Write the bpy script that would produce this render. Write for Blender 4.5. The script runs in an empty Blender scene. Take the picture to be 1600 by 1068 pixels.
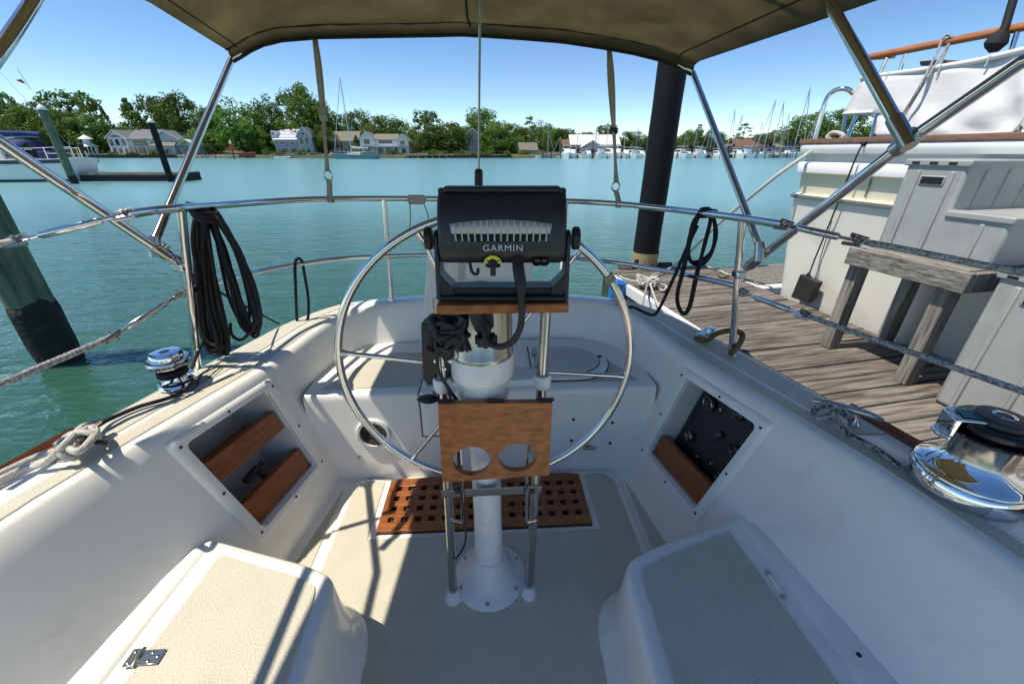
import bpy, bmesh, math, random
from mathutils import Vector, Matrix, Quaternion
from math import sin, cos, pi, atan, atan2, radians as R
random.seed(11)
sc = bpy.context.scene
COL = sc.collection
V = Vector

# ------------------------------------------------------------------ camera, sky, sun, exposure
CAMZ = 1.95
FPX = 620.0
TILT = atan(297 / FPX)
cam_d = bpy.data.cameras.new('camera')
cam_d.sensor_width = 36
cam_d.lens = 36 * FPX / 1600
cam_d.clip_start = .02
cam_d.clip_end = 3000
cam = bpy.data.objects.new('camera', cam_d)
cam.location = (0, 0, CAMZ)
cam.rotation_euler = (pi / 2 - TILT, 0, 0)
COL.objects.link(cam)
sc.camera = cam

SUN_TO = V((-.45, -.06, 1.0)).normalized()
world = bpy.data.worlds.new('World')
sc.world = world
world.use_nodes = True
wn = world.node_tree
bg = wn.nodes['Background']
sky = wn.nodes.new('ShaderNodeTexSky')
sky.sky_type = 'NISHITA'
sky.sun_disc = False
sky.sun_elevation = math.asin(SUN_TO.z)
sky.sun_rotation = atan2(SUN_TO.x, SUN_TO.y)
sky.altitude = 4000
sky.air_density = 1.0
sky.dust_density = 0
sky.ozone_density = 1.0
hs = wn.nodes.new('ShaderNodeHueSaturation')
hs.inputs['Saturation'].default_value = 1.2
hs.inputs['Hue'].default_value = .507
wn.links.new(sky.outputs[0], hs.inputs['Color'])
mulc = wn.nodes.new('ShaderNodeMix')
mulc.data_type = 'RGBA'
mulc.blend_type = 'MULTIPLY'
mulc.inputs[0].default_value = 1
mulc.inputs[7].default_value = (.96, .925, .80, 1)
wn.links.new(hs.outputs[0], mulc.inputs[6])
wn.links.new(mulc.outputs[2], bg.inputs[0])
bg.inputs[1].default_value = .087
sun_d = bpy.data.lights.new('sun', 'SUN')
sun_d.energy = 2.0
sun_d.angle = R(.53)
sun_d.color = (1, .92, .78)
sun = bpy.data.objects.new('sun', sun_d)
sun.rotation_euler = (-SUN_TO).to_track_quat('-Z', 'Y').to_euler()
sun.location = (-20, 10, 60)
COL.objects.link(sun)
sc.view_settings.view_transform = 'Standard'
sc.view_settings.look = 'None'
sc.view_settings.gamma = 1
sc.view_settings.exposure = 1.4
sc.view_settings.use_curve_mapping = False
sc.cycles.max_bounces = 8
sc.cycles.diffuse_bounces = 5
sc.cycles.glossy_bounces = 5
sc.cycles.transparent_max_bounces = 12
sc.cycles.caustics_reflective = False
sc.cycles.caustics_refractive = False


def ray(px, py):
    u = (px - 800) / FPX
    v = (534 - py) / FPX
    return V((u, cos(TILT) + v * sin(TILT), -sin(TILT) + v * cos(TILT)))


def at(px, py, z=None, Y=None, X=None):
    """world point seen at a measured place of the photograph, at a known height, distance or offset"""
    r = ray(px, py)
    s = (z - CAMZ) / r.z if z is not None else (Y / r.y if Y is not None else X / r.x)
    return V((r.x * s, r.y * s, CAMZ + r.z * s))


# ------------------------------------------------------------------ geometry helpers
def smooth_path(pts, sub=6, closed=False):
    pts = [V(p) for p in pts]
    n = len(pts)
    out = []
    rng = n if closed else n - 1
    for i in range(rng):
        if closed:
            p0, p1, p2, p3 = pts[i - 1], pts[i], pts[(i + 1) % n], pts[(i + 2) % n]
        else:
            p1, p2 = pts[i], pts[i + 1]
            p0 = pts[i - 1] if i else p1 * 2 - p2
            p3 = pts[i + 2] if i + 2 < n else p2 * 2 - p1
        for k in range(sub):
            t = k / sub
            out.append(.5 * ((2 * p1) + (p2 - p0) * t + (2 * p0 - 5 * p1 + 4 * p2 - p3) * t * t
                             + (3 * p1 - p0 - 3 * p2 + p3) * t ** 3))
    if not closed:
        out.append(pts[-1])
    return out


class MB:
    def __init__(s):
        s.v = []
        s.f = []

    def add(s, vs, fs):
        o = len(s.v)
        s.v += [V(a) for a in vs]
        s.f += [tuple(i + o for i in f) for f in fs]
        return s

    def hexa(s, p):
        # p: 4 bottom (ccw from above) + 4 top
        return s.add(p, [(3, 2, 1, 0), (4, 5, 6, 7), (0, 1, 5, 4), (1, 2, 6, 5), (2, 3, 7, 6), (3, 0, 4, 7)])

    def box(s, c, size, rot=None):
        c = V(c)
        h = V(size) / 2
        ps = [V((x * h.x, y * h.y, z * h.z)) for z in (-1, 1) for x, y in ((-1, -1), (1, -1), (1, 1), (-1, 1))]
        if rot is not None:
            ps = [rot @ p for p in ps]
        return s.hexa([p + c for p in ps])

    def frame_box(s, o, ex, ey, ez, a, b):
        """box between corner coordinates a and b in the frame o, ex, ey, ez"""
        o = V(o)
        ps = []
        for z in (a[2], b[2]):
            for x, y in ((a[0], a[1]), (b[0], a[1]), (b[0], b[1]), (a[0], b[1])):
                ps.append(o + ex * x + ey * y + ez * z)
        return s.hexa(ps)

    def tube(s, pts, r, n=10, closed=False, caps=True):
        pts = [V(p) for p in pts]
        m = len(pts)
        rs = r if isinstance(r, (list, tuple)) else [r] * m
        tans = []
        for i in range(m):
            if closed:
                t = pts[(i + 1) % m] - pts[i - 1]
            else:
                t = pts[min(i + 1, m - 1)] - pts[max(i - 1, 0)]
            tans.append(t.normalized() if t.length > 1e-9 else V((0, 0, 1)))
        t0 = tans[0]
        up = V((0, 0, 1)) if abs(t0.z) < .9 else V((1, 0, 0))
        nrm = (up - t0 * up.dot(t0)).normalized()
        vs = []
        for i in range(m):
            t = tans[i]
            nrm = (nrm - t * nrm.dot(t))
            nrm = nrm.normalized() if nrm.length > 1e-6 else t.orthogonal().normalized()
            b = t.cross(nrm)
            for k in range(n):
                a = 2 * pi * k / n
                vs.append(pts[i] + (nrm * cos(a) + b * sin(a)) * rs[i])
        fs = []
        for i in range(m if closed else m - 1):
            j = (i + 1) % m
            for k in range(n):
                l = (k + 1) % n
                fs.append((i * n + k, i * n + l, j * n + l, j * n + k))
        if caps and not closed:
            fs.append(tuple(reversed(range(n))))
            fs.append(tuple((m - 1) * n + k for k in range(n)))
        return s.add(vs, fs)

    def lathe(s, prof, c=(0, 0, 0), axis=(0, 0, 1), n=24, capb=True, capt=True):
        c = V(c)
        q = V((0, 0, 1)).rotation_difference(V(axis).normalized())
        vs = []
        for r, z in prof:
            for k in range(n):
                a = 2 * pi * k / n
                vs.append(c + q @ V((r * cos(a), r * sin(a), z)))
        fs = []
        for i in range(len(prof) - 1):
            for k in range(n):
                l = (k + 1) % n
                fs.append((i * n + k, i * n + l, (i + 1) * n + l, (i + 1) * n + k))
        if capb:
            fs.append(tuple(reversed(range(n))))
        if capt:
            fs.append(tuple((len(prof) - 1) * n + k for k in range(n)))
        return s.add(vs, fs)

    def grid(s, rows, closed=False, skip=None, flip=False):
        m = len(rows[0])
        vs = [p for r in rows for p in r]
        fs = []
        for i in range(len(rows) - 1):
            for k in range(m if closed else m - 1):
                if skip and skip(i, k):
                    continue
                l = (k + 1) % m
                f = (i * m + k, i * m + l, (i + 1) * m + l, (i + 1) * m + k)
                fs.append(f[::-1] if flip else f)
        return s.add(vs, fs)

    def slab(s, poly, off):
        """closed prism: polygon (3d points) and the same polygon moved by off"""
        off = V(off)
        n = len(poly)
        vs = [V(p) for p in poly] + [V(p) + off for p in poly]
        fs = [tuple(reversed(range(n))), tuple(range(n, 2 * n))]
        for i in range(n):
            j = (i + 1) % n
            fs.append((i, j, n + j, n + i))
        return s.add(vs, fs)

    def build(s, name, mat, parent=None, bevel=0, angle=40, seg=2, solid=0, base=None, fix=True):
        me = bpy.data.meshes.new(name)
        if parent is not None:
            p = parent
            while p.parent is not None:
                p = p.parent
            b = p.location
        elif base is not None:
            b = V(base)
        else:
            xs = [v.x for v in s.v]
            ys = [v.y for v in s.v]
            b = V(((min(xs) + max(xs)) / 2, (min(ys) + max(ys)) / 2, min(v.z for v in s.v)))
        me.from_pydata([tuple(v - b) for v in s.v], [], s.f)
        if fix:
            bm = bmesh.new()
            bm.from_mesh(me)
            bmesh.ops.recalc_face_normals(bm, faces=bm.faces)
            bm.to_mesh(me)
            bm.free()
        me.polygons.foreach_set('use_smooth', [True] * len(me.polygons))
        me.set_sharp_from_angle(angle=R(angle))
        if mat:
            me.materials.append(mat)
        o = bpy.data.objects.new(name, me)
        COL.objects.link(o)
        if parent is not None:
            o.parent = parent
        else:
            o.location = b
        if solid:
            md = o.modifiers.new('solid', 'SOLIDIFY')
            md.thickness = solid
            md.offset = -1
        if bevel:
            md = o.modifiers.new('bevel', 'BEVEL')
            md.width = bevel
            md.segments = seg
            md.limit_method = 'ANGLE'
            md.angle_limit = R(40)
            md.harden_normals = False
        return o


def tag(o, label, cat, group=None, kind=None):
    if label:
        o['label'] = label
    if cat:
        o['category'] = cat
    if group:
        o['group'] = group
    if kind:
        o['kind'] = kind
    return o


def thing(name, label, cat, loc=(0, 0, 0), group=None, rotz=0):
    o = bpy.data.objects.new(name, None)
    o.empty_display_size = .1
    o.location = loc
    o.rotation_euler = (0, 0, rotz)
    COL.objects.link(o)
    return tag(o, label, cat, group)


def copy_tree(o, loc=None, rotz=None, scale=None, label=None):
    def rec(a, par):
        c = a.copy()
        COL.objects.link(c)
        c.parent = par
        for ch in a.children:
            rec(ch, c)
        return c
    c = rec(o, None)
    if loc is not None:
        c.location = loc
    if rotz is not None:
        c.rotation_euler = (0, 0, rotz)
    if scale is not None:
        c.scale = scale if isinstance(scale, (tuple, list)) else (scale,) * 3
    if label:
        c['label'] = label
    return c


# ------------------------------------------------------------------ materials
def nodes_of(name):
    m = bpy.data.materials.new(name)
    m.use_nodes = True
    nt = m.node_tree
    return m, nt, nt.nodes['Principled BSDF']


def M(name, col, rough=.5, metal=0, col2=None, scale=4, detail=5, stretch=(1, 1, 1), bump=0, bscale=60,
      rnd=0, coat=0, spec=.5, trans=0, contrast=(.35, .65), bkind='noise', rough2=None, bdist=.002, dirt=None):
    m, nt, p = nodes_of(name)
    N, L = nt.nodes.new, nt.links.new
    p.inputs['Roughness'].default_value = rough
    p.inputs['Metallic'].default_value = metal
    p.inputs['Specular IOR Level'].default_value = spec
    if coat:
        p.inputs['Coat Weight'].default_value = coat
        p.inputs['Coat Roughness'].default_value = .08
    tc = N('ShaderNodeTexCoord')
    oi = N('ShaderNodeObjectInfo')
    add = N('ShaderNodeVectorMath')
    add.operation = 'MULTIPLY_ADD'
    add.inputs[1].default_value = (1, 1, 1)
    comb = N('ShaderNodeVectorMath')
    comb.operation = 'SCALE'
    comb.inputs[0].default_value = (31.7, 17.3, 23.1)
    L(oi.outputs['Random'], comb.inputs['Scale'])
    L(tc.outputs['Object'], add.inputs[0])
    L(comb.outputs[0], add.inputs[2])
    mp = N('ShaderNodeMapping')
    mp.inputs['Scale'].default_value = stretch
    L(add.outputs[0], mp.inputs[0])
    c_out = None
    if col2 is not None:
        nz = N('ShaderNodeTexNoise')
        nz.inputs['Scale'].default_value = scale
        nz.inputs['Detail'].default_value = detail
        nz.inputs['Roughness'].default_value = .62
        L(mp.outputs[0], nz.inputs[0])
        rp = N('ShaderNodeMapRange')
        rp.inputs[1].default_value = contrast[0]
        rp.inputs[2].default_value = contrast[1]
        L(nz.outputs[0], rp.inputs[0])
        mx = N('ShaderNodeMix')
        mx.data_type = 'RGBA'
        mx.inputs[6].default_value = (*col, 1)
        mx.inputs[7].default_value = (*col2, 1)
        L(rp.outputs[0], mx.inputs[0])
        c_out = mx.outputs[2]
        if rough2 is not None:
            rr = N('ShaderNodeMapRange')
            rr.inputs[3].default_value = rough
            rr.inputs[4].default_value = rough2
            L(rp.outputs[0], rr.inputs[0])
            L(rr.outputs[0], p.inputs['Roughness'])
    if dirt is not None:
        dcol, damt, dsc = dirt
        dn = N('ShaderNodeTexNoise')
        dn.inputs['Scale'].default_value = dsc
        dn.inputs['Detail'].default_value = 9
        dn.inputs['Roughness'].default_value = .68
        dn.inputs['Distortion'].default_value = .6
        L(tc.outputs['Object'], dn.inputs[0])
        dr = N('ShaderNodeMapRange')
        dr.inputs[1].default_value = .54
        dr.inputs[2].default_value = .74
        dr.inputs[4].default_value = damt
        L(dn.outputs[0], dr.inputs[0])
        dm = N('ShaderNodeMix')
        dm.data_type = 'RGBA'
        dm.inputs[7].default_value = (*dcol, 1)
        L(dr.outputs[0], dm.inputs[0])
        L(c_out, dm.inputs[6])
        c_out = dm.outputs[2]
    if rnd:
        hs = N('ShaderNodeHueSaturation')
        if c_out:
            L(c_out, hs.inputs['Color'])
        else:
            hs.inputs['Color'].default_value = (*col, 1)
        mr = N('ShaderNodeMapRange')
        mr.inputs[3].default_value = 1 - rnd
        mr.inputs[4].default_value = 1 + rnd
        L(oi.outputs['Random'], mr.inputs[0])
        L(mr.outputs[0], hs.inputs['Value'])
        c_out = hs.outputs[0]
    if c_out:
        L(c_out, p.inputs['Base Color'])
    else:
        p.inputs['Base Color'].default_value = (*col, 1)
    if bump:
        if bkind == 'voronoi':
            bz = N('ShaderNodeTexVoronoi')
            bz.inputs['Scale'].default_value = bscale
            L(tc.outputs['Object'], bz.inputs[0])
            src = bz.outputs['Distance']
        elif bkind == 'wave':
            bz = N('ShaderNodeTexWave')
            bz.inputs['Scale'].default_value = bscale
            bz.inputs['Distortion'].default_value = 3
            L(mp.outputs[0], bz.inputs[0])
            src = bz.outputs['Fac']
        else:
            bz = N('ShaderNodeTexNoise')
            bz.inputs['Scale'].default_value = bscale
            bz.inputs['Detail'].default_value = 4
            L(mp.outputs[0], bz.inputs[0])
            src = bz.outputs[0]
        bp = N('ShaderNodeBump')
        bp.inputs['Strength'].default_value = bump
        bp.inputs['Distance'].default_value = bdist
        L(src, bp.inputs['Height'])
        L(bp.outputs[0], p.inputs['Normal'])
    if trans:
        tr = N('ShaderNodeBsdfTranslucent')
        if c_out:
            L(c_out, tr.inputs[0])
        else:
            tr.inputs[0].default_value = (*col, 1)
        mxs = N('ShaderNodeMixShader')
        mxs.inputs[0].default_value = trans
        L(p.outputs[0], mxs.inputs[1])
        L(tr.outputs[0], mxs.inputs[2])
        L(mxs.outputs[0], nt.nodes['Material Output'].inputs[0])
    return m


gel = M('gelcoat', (.88, .855, .785), .28, dirt=((.45, .40, .31), .22, 5.5), col2=(.82, .79, .71), scale=4, detail=9, contrast=(.45, .85), coat=.25, bump=.05, bscale=9, bdist=.004)
gel_in = M('locker_interior_grey', (.62, .62, .60), .5, col2=(.52, .51, .48), scale=8)  # duller grey than the gelcoat outside the lockers
nonskid = M('nonskid_cream', (.585, .55, .44), .6, dirt=((.36, .33, .26), .32, 4.2), col2=(.535, .50, .395), scale=7, contrast=(.4, .75), bump=.42, bscale=210, bkind='voronoi', bdist=.003)
nonskid_white = M('nonskid_white', (.62, .61, .56), .55, col2=(.56, .54, .48), scale=7, bump=.5, bscale=150, bkind='voronoi', bdist=.003)
teak = M('varnished_teak', (.38, .12, .022), .32, col2=(.22, .058, .012), scale=9, stretch=(1, 7, 7), contrast=(.3, .7), coat=.3, rnd=.1, bump=.15, bscale=40)
teak_y = M('varnished_teak_fore_and_aft', (.34, .10, .022), .32, col2=(.19, .047, .012), scale=9, stretch=(7, 1, 7), contrast=(.3, .7), coat=.3, rnd=.1, bump=.15, bscale=40)
teak_worn = M('worn_teak', (.38, .125, .028), .42, col2=(.15, .045, .014), scale=30, stretch=(1, 1, 2.5), contrast=(.42, .72), rnd=.08, bump=.25, bscale=60, coat=.1)
teak_pale = M('weathered_teak', (.40, .20, .07), .5, col2=(.13, .05, .02), scale=14, stretch=(1.5, 9, 9), contrast=(.35, .7), bump=.3, bscale=50)
steel = M('stainless_steel', (.68, .67, .65), .12, 1)
steel_dull = M('brushed_steel', (.48, .46, .42), .2, 1)
binnacle_steel = M('binnacle_steel', (.40, .375, .33), .2, 1, col2=(.26, .24, .2), scale=3, stretch=(9, 9, .6), contrast=(.4, .6))  # dark vertical streaks painted in as reflections
chrome = M('chrome', (.82, .82, .82), .05, 1)
black_plastic = M('black_plastic', (.012, .012, .014), .38, bump=.06, bscale=300)
black_gloss = M('black_gloss', (.008, .008, .01), .16)
dark_grey_plastic = M('dark_grey_plastic', (.022, .023, .026), .42, bump=.06, bscale=300)
black_rope = M('black_rope', (.008, .008, .009), .8, col2=(.016, .016, .018), scale=250, bump=.5, bscale=260, bdist=.003)
white_rope = M('white_rope', (.62, .60, .54), .8, col2=(.42, .40, .34), scale=90, bump=.7, bscale=160, bdist=.004)
grey_rope = M('grey_braid', (.42, .42, .42), .8, col2=(.16, .16, .17), scale=140, contrast=(.45, .55), bump=.6, bscale=200)
tan_rope = M('tan_rope', (.20, .13, .05), .85, col2=(.11, .07, .03), scale=80, bump=.6, bscale=160)
canvas = M('taupe_canvas', (.34, .30, .205), .9, col2=(.25, .22, .15), scale=6, detail=8, trans=.68, bump=.22, bscale=420, spec=.15)
canvas_edge = M('dark_binding_tape', (.03, .027, .022), .85)
webbing = M('tan_webbing', (.46, .42, .33), .85, col2=(.36, .32, .25), scale=60, bump=.4, bscale=220)
white_canvas = M('white_canvas', (.80, .80, .79), .85, col2=(.70, .71, .71), scale=2.2, stretch=(1, 1, 2), trans=.08, bump=.25, bscale=5, bdist=.03)
white_paint = M('white_paint', (.80, .79, .76), .35, dirt=((.40, .34, .26), .28, 14), col2=(.66, .65, .60), scale=14, contrast=(.55, .8), bump=.08, bscale=90)
rubber = M('black_rubber', (.02, .02, .02), .6)
# ================================================================== the sailboat (its own frame: turned 3 degrees, centre line at x = 0)
YAW = R(3)
CX = -.05
SOLE, SEAT, COAM, HELM = .50, .80, 1.15, .974


def B(x, y, z):
    return V((CX + x * cos(YAW) - y * sin(YAW), x * sin(YAW) + y * cos(YAW), z))


boat = thing('sailboat', 'white sailboat cockpit with cream non skid decks that the picture is taken from', 'sailboat', B(0, 1, 0))
ST = [  # bottom y, x | top y, x | outer y, x | top z    (half plan, centre line at the end)
    (-.7, .86, -.7, 1.29, -.7, 1.50, 1.15), (0, .85, 0, 1.24, 0, 1.46, 1.15), (.5, .83, .5, 1.15, .5, 1.40, 1.15),
    (.8, .80, .8, 1.095, .8, 1.34, 1.15), (1.05, .776, 1.05, 1.02, 1.05, 1.29, 1.15), (1.45, .707, 1.45, .888, 1.45, 1.19, 1.15),
    (1.62, .69, 1.65, .85, 1.72, 1.105, 1.152), (1.78, .66, 1.83, .815, 1.93, 1.03, 1.158), (1.87, .60, 1.98, .765, 2.09, .915, 1.168),
    (1.935, .50, 2.085, .655, 2.195, .75, 1.18), (1.96, .28, 2.13, .40, 2.235, .44, 1.195), (1.965, 0, 2.14, 0, 2.25, 0, 1.2)]
TS = [0, .5, 1, 1.5, 2, 2.5, 3, 3.5, 4, 4.1, 4.3, 4.5, 4.7, 4.925, 5] + [5 + k / 5 for k in range(1, 31)]
NS = len(ST)


def station(t):
    """t in 0..2*(NS-1): port side forward -> transom -> starboard side forward"""
    s = 1
    if t > NS - 1:
        t = 2 * (NS - 1) - t
        s = -1
    i = min(int(t), NS - 2)
    f = t - i

    def g(k, c):
        if k < 0:
            k = 0
        if k >= NS:
            k2 = 2 * (NS - 1) - k
            v = ST[k2][c]
            return -v if c in (1, 3, 5) else v
        return ST[k][c]
    out = []
    for c in range(7):
        if t <= 5:
            out.append(g(i, c) * (1 - f) + g(i + 1, c) * f)
        else:
            p0, p1, p2, p3 = g(i - 1, c), g(i, c), g(i + 1, c), g(i + 2, c)
            out.append(.5 * (2 * p1 + (p2 - p0) * f + (2 * p0 - 5 * p1 + 4 * p2 - p3) * f * f + (3 * p1 - p0 - 3 * p2 + p3) * f ** 3))
    by, bx, ty, tx, oy, ox, tz = out
    return -s * bx, by, -s * tx, ty, -s * ox, oy, tz


TALL = TS + [2 * (NS - 1) - t for t in reversed(TS[:-1])]


def wall_pt(t, f, off=0):
    bx, by, tx, ty, ox, oy, tz = station(t)
    p = V((bx + (tx - bx) * f, by + (ty - by) * f, SOLE + (tz - SOLE) * f))
    if off:
        d = V((bx - tx, by - ty, 0))
        d = V((-p.x, 0, .0)).normalized() if t < 6 or t > 2 * (NS - 1) - 6 else d.normalized()
        p += d * off
    return B(*p)


def top_pt(t, g, dz=0):
    bx, by, tx, ty, ox, oy, tz = station(t)
    return B(tx + (ox - tx) * g, ty + (oy - ty) * g, tz + dz - .012 * max(0, g - .5))


FR = [0, .02, .05, .27, .6, .89, .95]
rows = []
for t in TALL:
    bx, by, tx, ty, ox, oy, tz = station(t)
    d = V((tx - bx, ty - by, 0))
    w = V((ox - tx, oy - ty, 0))
    wl = w.length
    w.normalize()
    r = [wall_pt(t, 0, .05), wall_pt(t, .012, .018)]
    r += [wall_pt(t, f) for f in FR[1:]]
    for (gx, dz) in ((-.004, -.022), (.004, -.010), (.014, -.003), (.028, 0)):
        r.append(B(*(V((tx, ty, tz + dz)) + w * gx)))
    r += [top_pt(t, .5), top_pt(t, .92), top_pt(t, 1, -.012)]
    rows.append(r)


def hole(i, k):
    t0, t1 = TALL[i], TALL[i + 1]
    m = (t0 + t1) / 2
    if m > NS - 1:
        m = 2 * (NS - 1) - m
    return 4.1 < m < 4.925 and 4 <= k < 6   # rows .27 -> .89


MB().grid(rows, skip=hole).build('coaming', gel, boat, angle=50)
hull = []
for t in TALL:
    bx, by, tx, ty, ox, oy, tz = station(t)
    o = V((ox, oy, 0))
    n = V((ox - tx, oy - ty, 0)).normalized()
    hull.append([B(ox, oy, tz - .012), B(*(o + n * .012 + V((0, 0, tz - .05)))), B(*(o + n * .03 + V((0, 0, .7)))),
                 B(*(o - n * .02 + V((0, 0, .25)))), B(*(o - n * .35 + V((0, 0, -.25))))])
MB().grid(hull).build('hull', gel, boat, angle=60)
# teak toe rails on the deck edge
for sgn in (0, 1):
    pr = []
    for t, hh in [(0, 1), (.5, 1), (1, 1), (1.5, 1), (2, 1), (2.5, 1), (3, .9), (3.5, .7), (3.8, .4), (4.1, .0)]:
        tt = t if not sgn else 2 * (NS - 1) - t
        bx, by, tx, ty, ox, oy, tz = station(tt)
        n = V((ox - tx, oy - ty, 0)).normalized()
        o = V((ox, oy, tz))
        pr.append([B(*(o - n * .014 + V((0, 0, -.014)))), B(*(o - n * .011 + V((0, 0, .012 * hh - .012)))), B(*(o - n * .007 + V((0, 0, .015 * hh - .012)))), B(*(o + n * .004 + V((0, 0, .013 * hh - .012)))), B(*(o + n * .012 + V((0, 0, .012)))), B(*(o + n * .014 + V((0, 0, -.025))))])
    MB().grid(pr).build('toe_rail', teak_y, boat, solid=0)


def strip(name, t0, t1, g0, g1, n, mat, dz=.004):
    a = [t0 + (t1 - t0) * k / n for k in range(n + 1)]
    rows = [[top_pt(t, g0, dz - .004), top_pt(t, g0 + .012, dz), top_pt(t, g1 - .012, dz), top_pt(t, g1, dz - .004)] for t in a]
    return MB().grid(rows).build(name, mat, boat)


E2 = 2 * (NS - 1)
for s in (0, 1):
    def tt(t, s=s):
        return t if not s else E2 - t
    strip('nonskid_strip', tt(0), tt(8.6), .14, .38, 40, nonskid)
    strip('nonskid_strip', tt(3.55), tt(8.9), .46, .88, 40, nonskid)
    strip('nonskid_strip', tt(0), tt(1.4), .46, .84, 10, nonskid)

# lockers in the coaming: recess, flanged frame, screws
GP = None
for s in (0, 1):
    def tt(t, s=s):
        return t if not s else E2 - t
    a0, a1, f0, f1 = 4.1, 4.925, .27, .89

    def wp(t, f, off=0, tt=tt):
        return wall_pt(tt(t), f, off)
    m = MB()
    D = .20
    q = [(a0, f0), (a1, f0), (a1, f1), (a0, f1)]
    fr = [wp(a, f) for a, f in q]
    bk = [wp(a, f, -D) for a, f in q]
    zt = max(p.z for p in bk)
    m.add(fr + bk, [(0, 1, 5, 4), (1, 2, 6, 5), (2, 3, 7, 6), (3, 0, 4, 7), (4, 5, 6, 7)])
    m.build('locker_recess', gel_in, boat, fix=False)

    def ring(m0, g0, off):
        pts = []
        for ca, cf, ang in ((a1 + m0, f0 - g0, -90), (a1 + m0, f1 + g0, 0), (a0 - m0, f1 + g0, 90), (a0 - m0, f0 - g0, 180)):
            ra, rf = .05, .035
            ia = ca - (ra if ca > 4.5 else -ra)
            jf = cf - (rf if cf > .5 else -rf)
            for k in range(5):
                w = R(ang + 90 * k / 4)
                pts.append(wp(ia + ra * cos(w), jf + rf * sin(w), off))
        return pts
    fm = MB()
    rr = [ring(.115, .052, .001), ring(.105, .046, .011), ring(.06, .026, .014), ring(.012, .003, .011), ring(-.002, -.002, -.012)]
    fm.grid(rr, closed=True)
    fo = fm.build('locker_frame', gel, boat, angle=50)
    sm = MB()
    for a, f in ((a0 - .05, f0), (a0 - .055, .58), (a0 - .05, f1 + .005), (4.5, f1 + .022), (a1 + .05, f1 + .005), (a1 + .055, .58), (a1 + .05, f0), (4.5, f0 - .022)):
        p = wp(a, f, .013)
        n = (wp(a, f, .02) - wp(a, f, .0)).normalized()
        MB().lathe([(.0052, -.002), (.0052, .003), (.002, .004)], p, n, 8).build('screw', black_gloss, fo)
    # fiddle boards and shelves
    for f_lo, f_hi in (((.60, .73), (.275, .425)) if s == 0 else ((.275, .425),)):
        b = MB()
        pts = [wp(a, f, o) for o in (-.045, -.02) for a, f in ((a0 + .01, f_lo), (a1 - .012, f_lo), (a1 - .012, f_hi), (a0 + .01, f_hi))]
        b.add(pts, [(0, 1, 2, 3), (7, 6, 5, 4), (0, 4, 5, 1), (1, 5, 6, 2), (2, 6, 7, 3), (3, 7, 4, 0)])
        b.build('fiddle_board', teak_y, boat, bevel=.003)
        if f_lo > .5:
            sh = MB()
            sh.slab([wp(a0 + .01, f_lo, -.045), wp(a1 - .012, f_lo, -.045), wp(a1 - .012, f_lo, -D + .01), wp(a0 + .01, f_lo, -D + .01)], (0, 0, .012))
            sh.build('locker_shelf', teak_y, boat)
    if s == 1:
        # engine instrument panel inside the starboard recess
        po = .10

        def gp(a, f, o):
            return wp(a0 + (a1 - a0) * a, f0 + (f1 - f0) * f, -po + o)
        pn = MB()
        c4 = [(.02, .14), (.97, .14), (.97, .97), (.02, .97)]
        pn.add([gp(a, f, 0) for a, f in c4] + [gp(a, f, .01) for a, f in c4], [(0, 1, 2, 3), (7, 6, 5, 4), (0, 4, 5, 1), (1, 5, 6, 2), (2, 6, 7, 3), (3, 7, 4, 0)])
        panel = pn.build('gauge_panel', black_plastic, boat, bevel=.004)
        nrm = (gp(.5, .5, .02) - gp(.5, .5, 0)).normalized()
        gface = M('gauge_face', (.02, .02, .022), .25, col2=(.10, .10, .10), scale=60, contrast=(.6, .75))
        for a, f, r in ((.80, .78, .034), (.42, .86, .024), (.48, .58, .015), (.80, .36, .022), (.22, .55, .026), (.17, .85, .02), (.20, .25, .02)):
            g = MB().lathe([(r, 0), (r, .012), (r * .95, .014), (r * .90, .010)], gp(a, f, .01), nrm, 20, capt=False).build('gauge_bezel', chrome if r < .016 else steel_dull, panel)
            MB().lathe([(r * .9, .006), (r * .89, .0105)], gp(a, f, .01), nrm, 20).build('gauge_dial', gface, panel)
            c = gp(a, f, .01) + nrm * .0115
            u = (gp(a + .1, f, 0) - gp(a, f, 0)).normalized()
            w = nrm.cross(u)
            MB().add([c - u * r * .1 - w * .0012, c - u * r * .1 + w * .0012, c + (u * .6 + w * .4) * r], [(0, 1, 2)]).build('needle', white_paint, panel)
        for a, f in ((.55, .25), (.35, .3), (.62, .80)):
            MB().lathe([(.007, 0), (.007, .012), (.004, .014)], gp(a, f, .01), nrm, 10).build('toggle_switch', chrome, panel)
    else:
        # a winch handle lying behind the lower board
        h = MB()
        h.tube([wp(4.55, .34, -.07), wp(4.55, .47, -.075), wp(4.62, .47, -.075)], .012, 8)
        h.tube([wp(4.55, .47, -.075), wp(4.4, .45, -.08)], .015, 8)
        tag(h.build('winch_crank', black_plastic), 'black winch crank standing behind the lower board of the left locker', 'winch crank')

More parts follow.
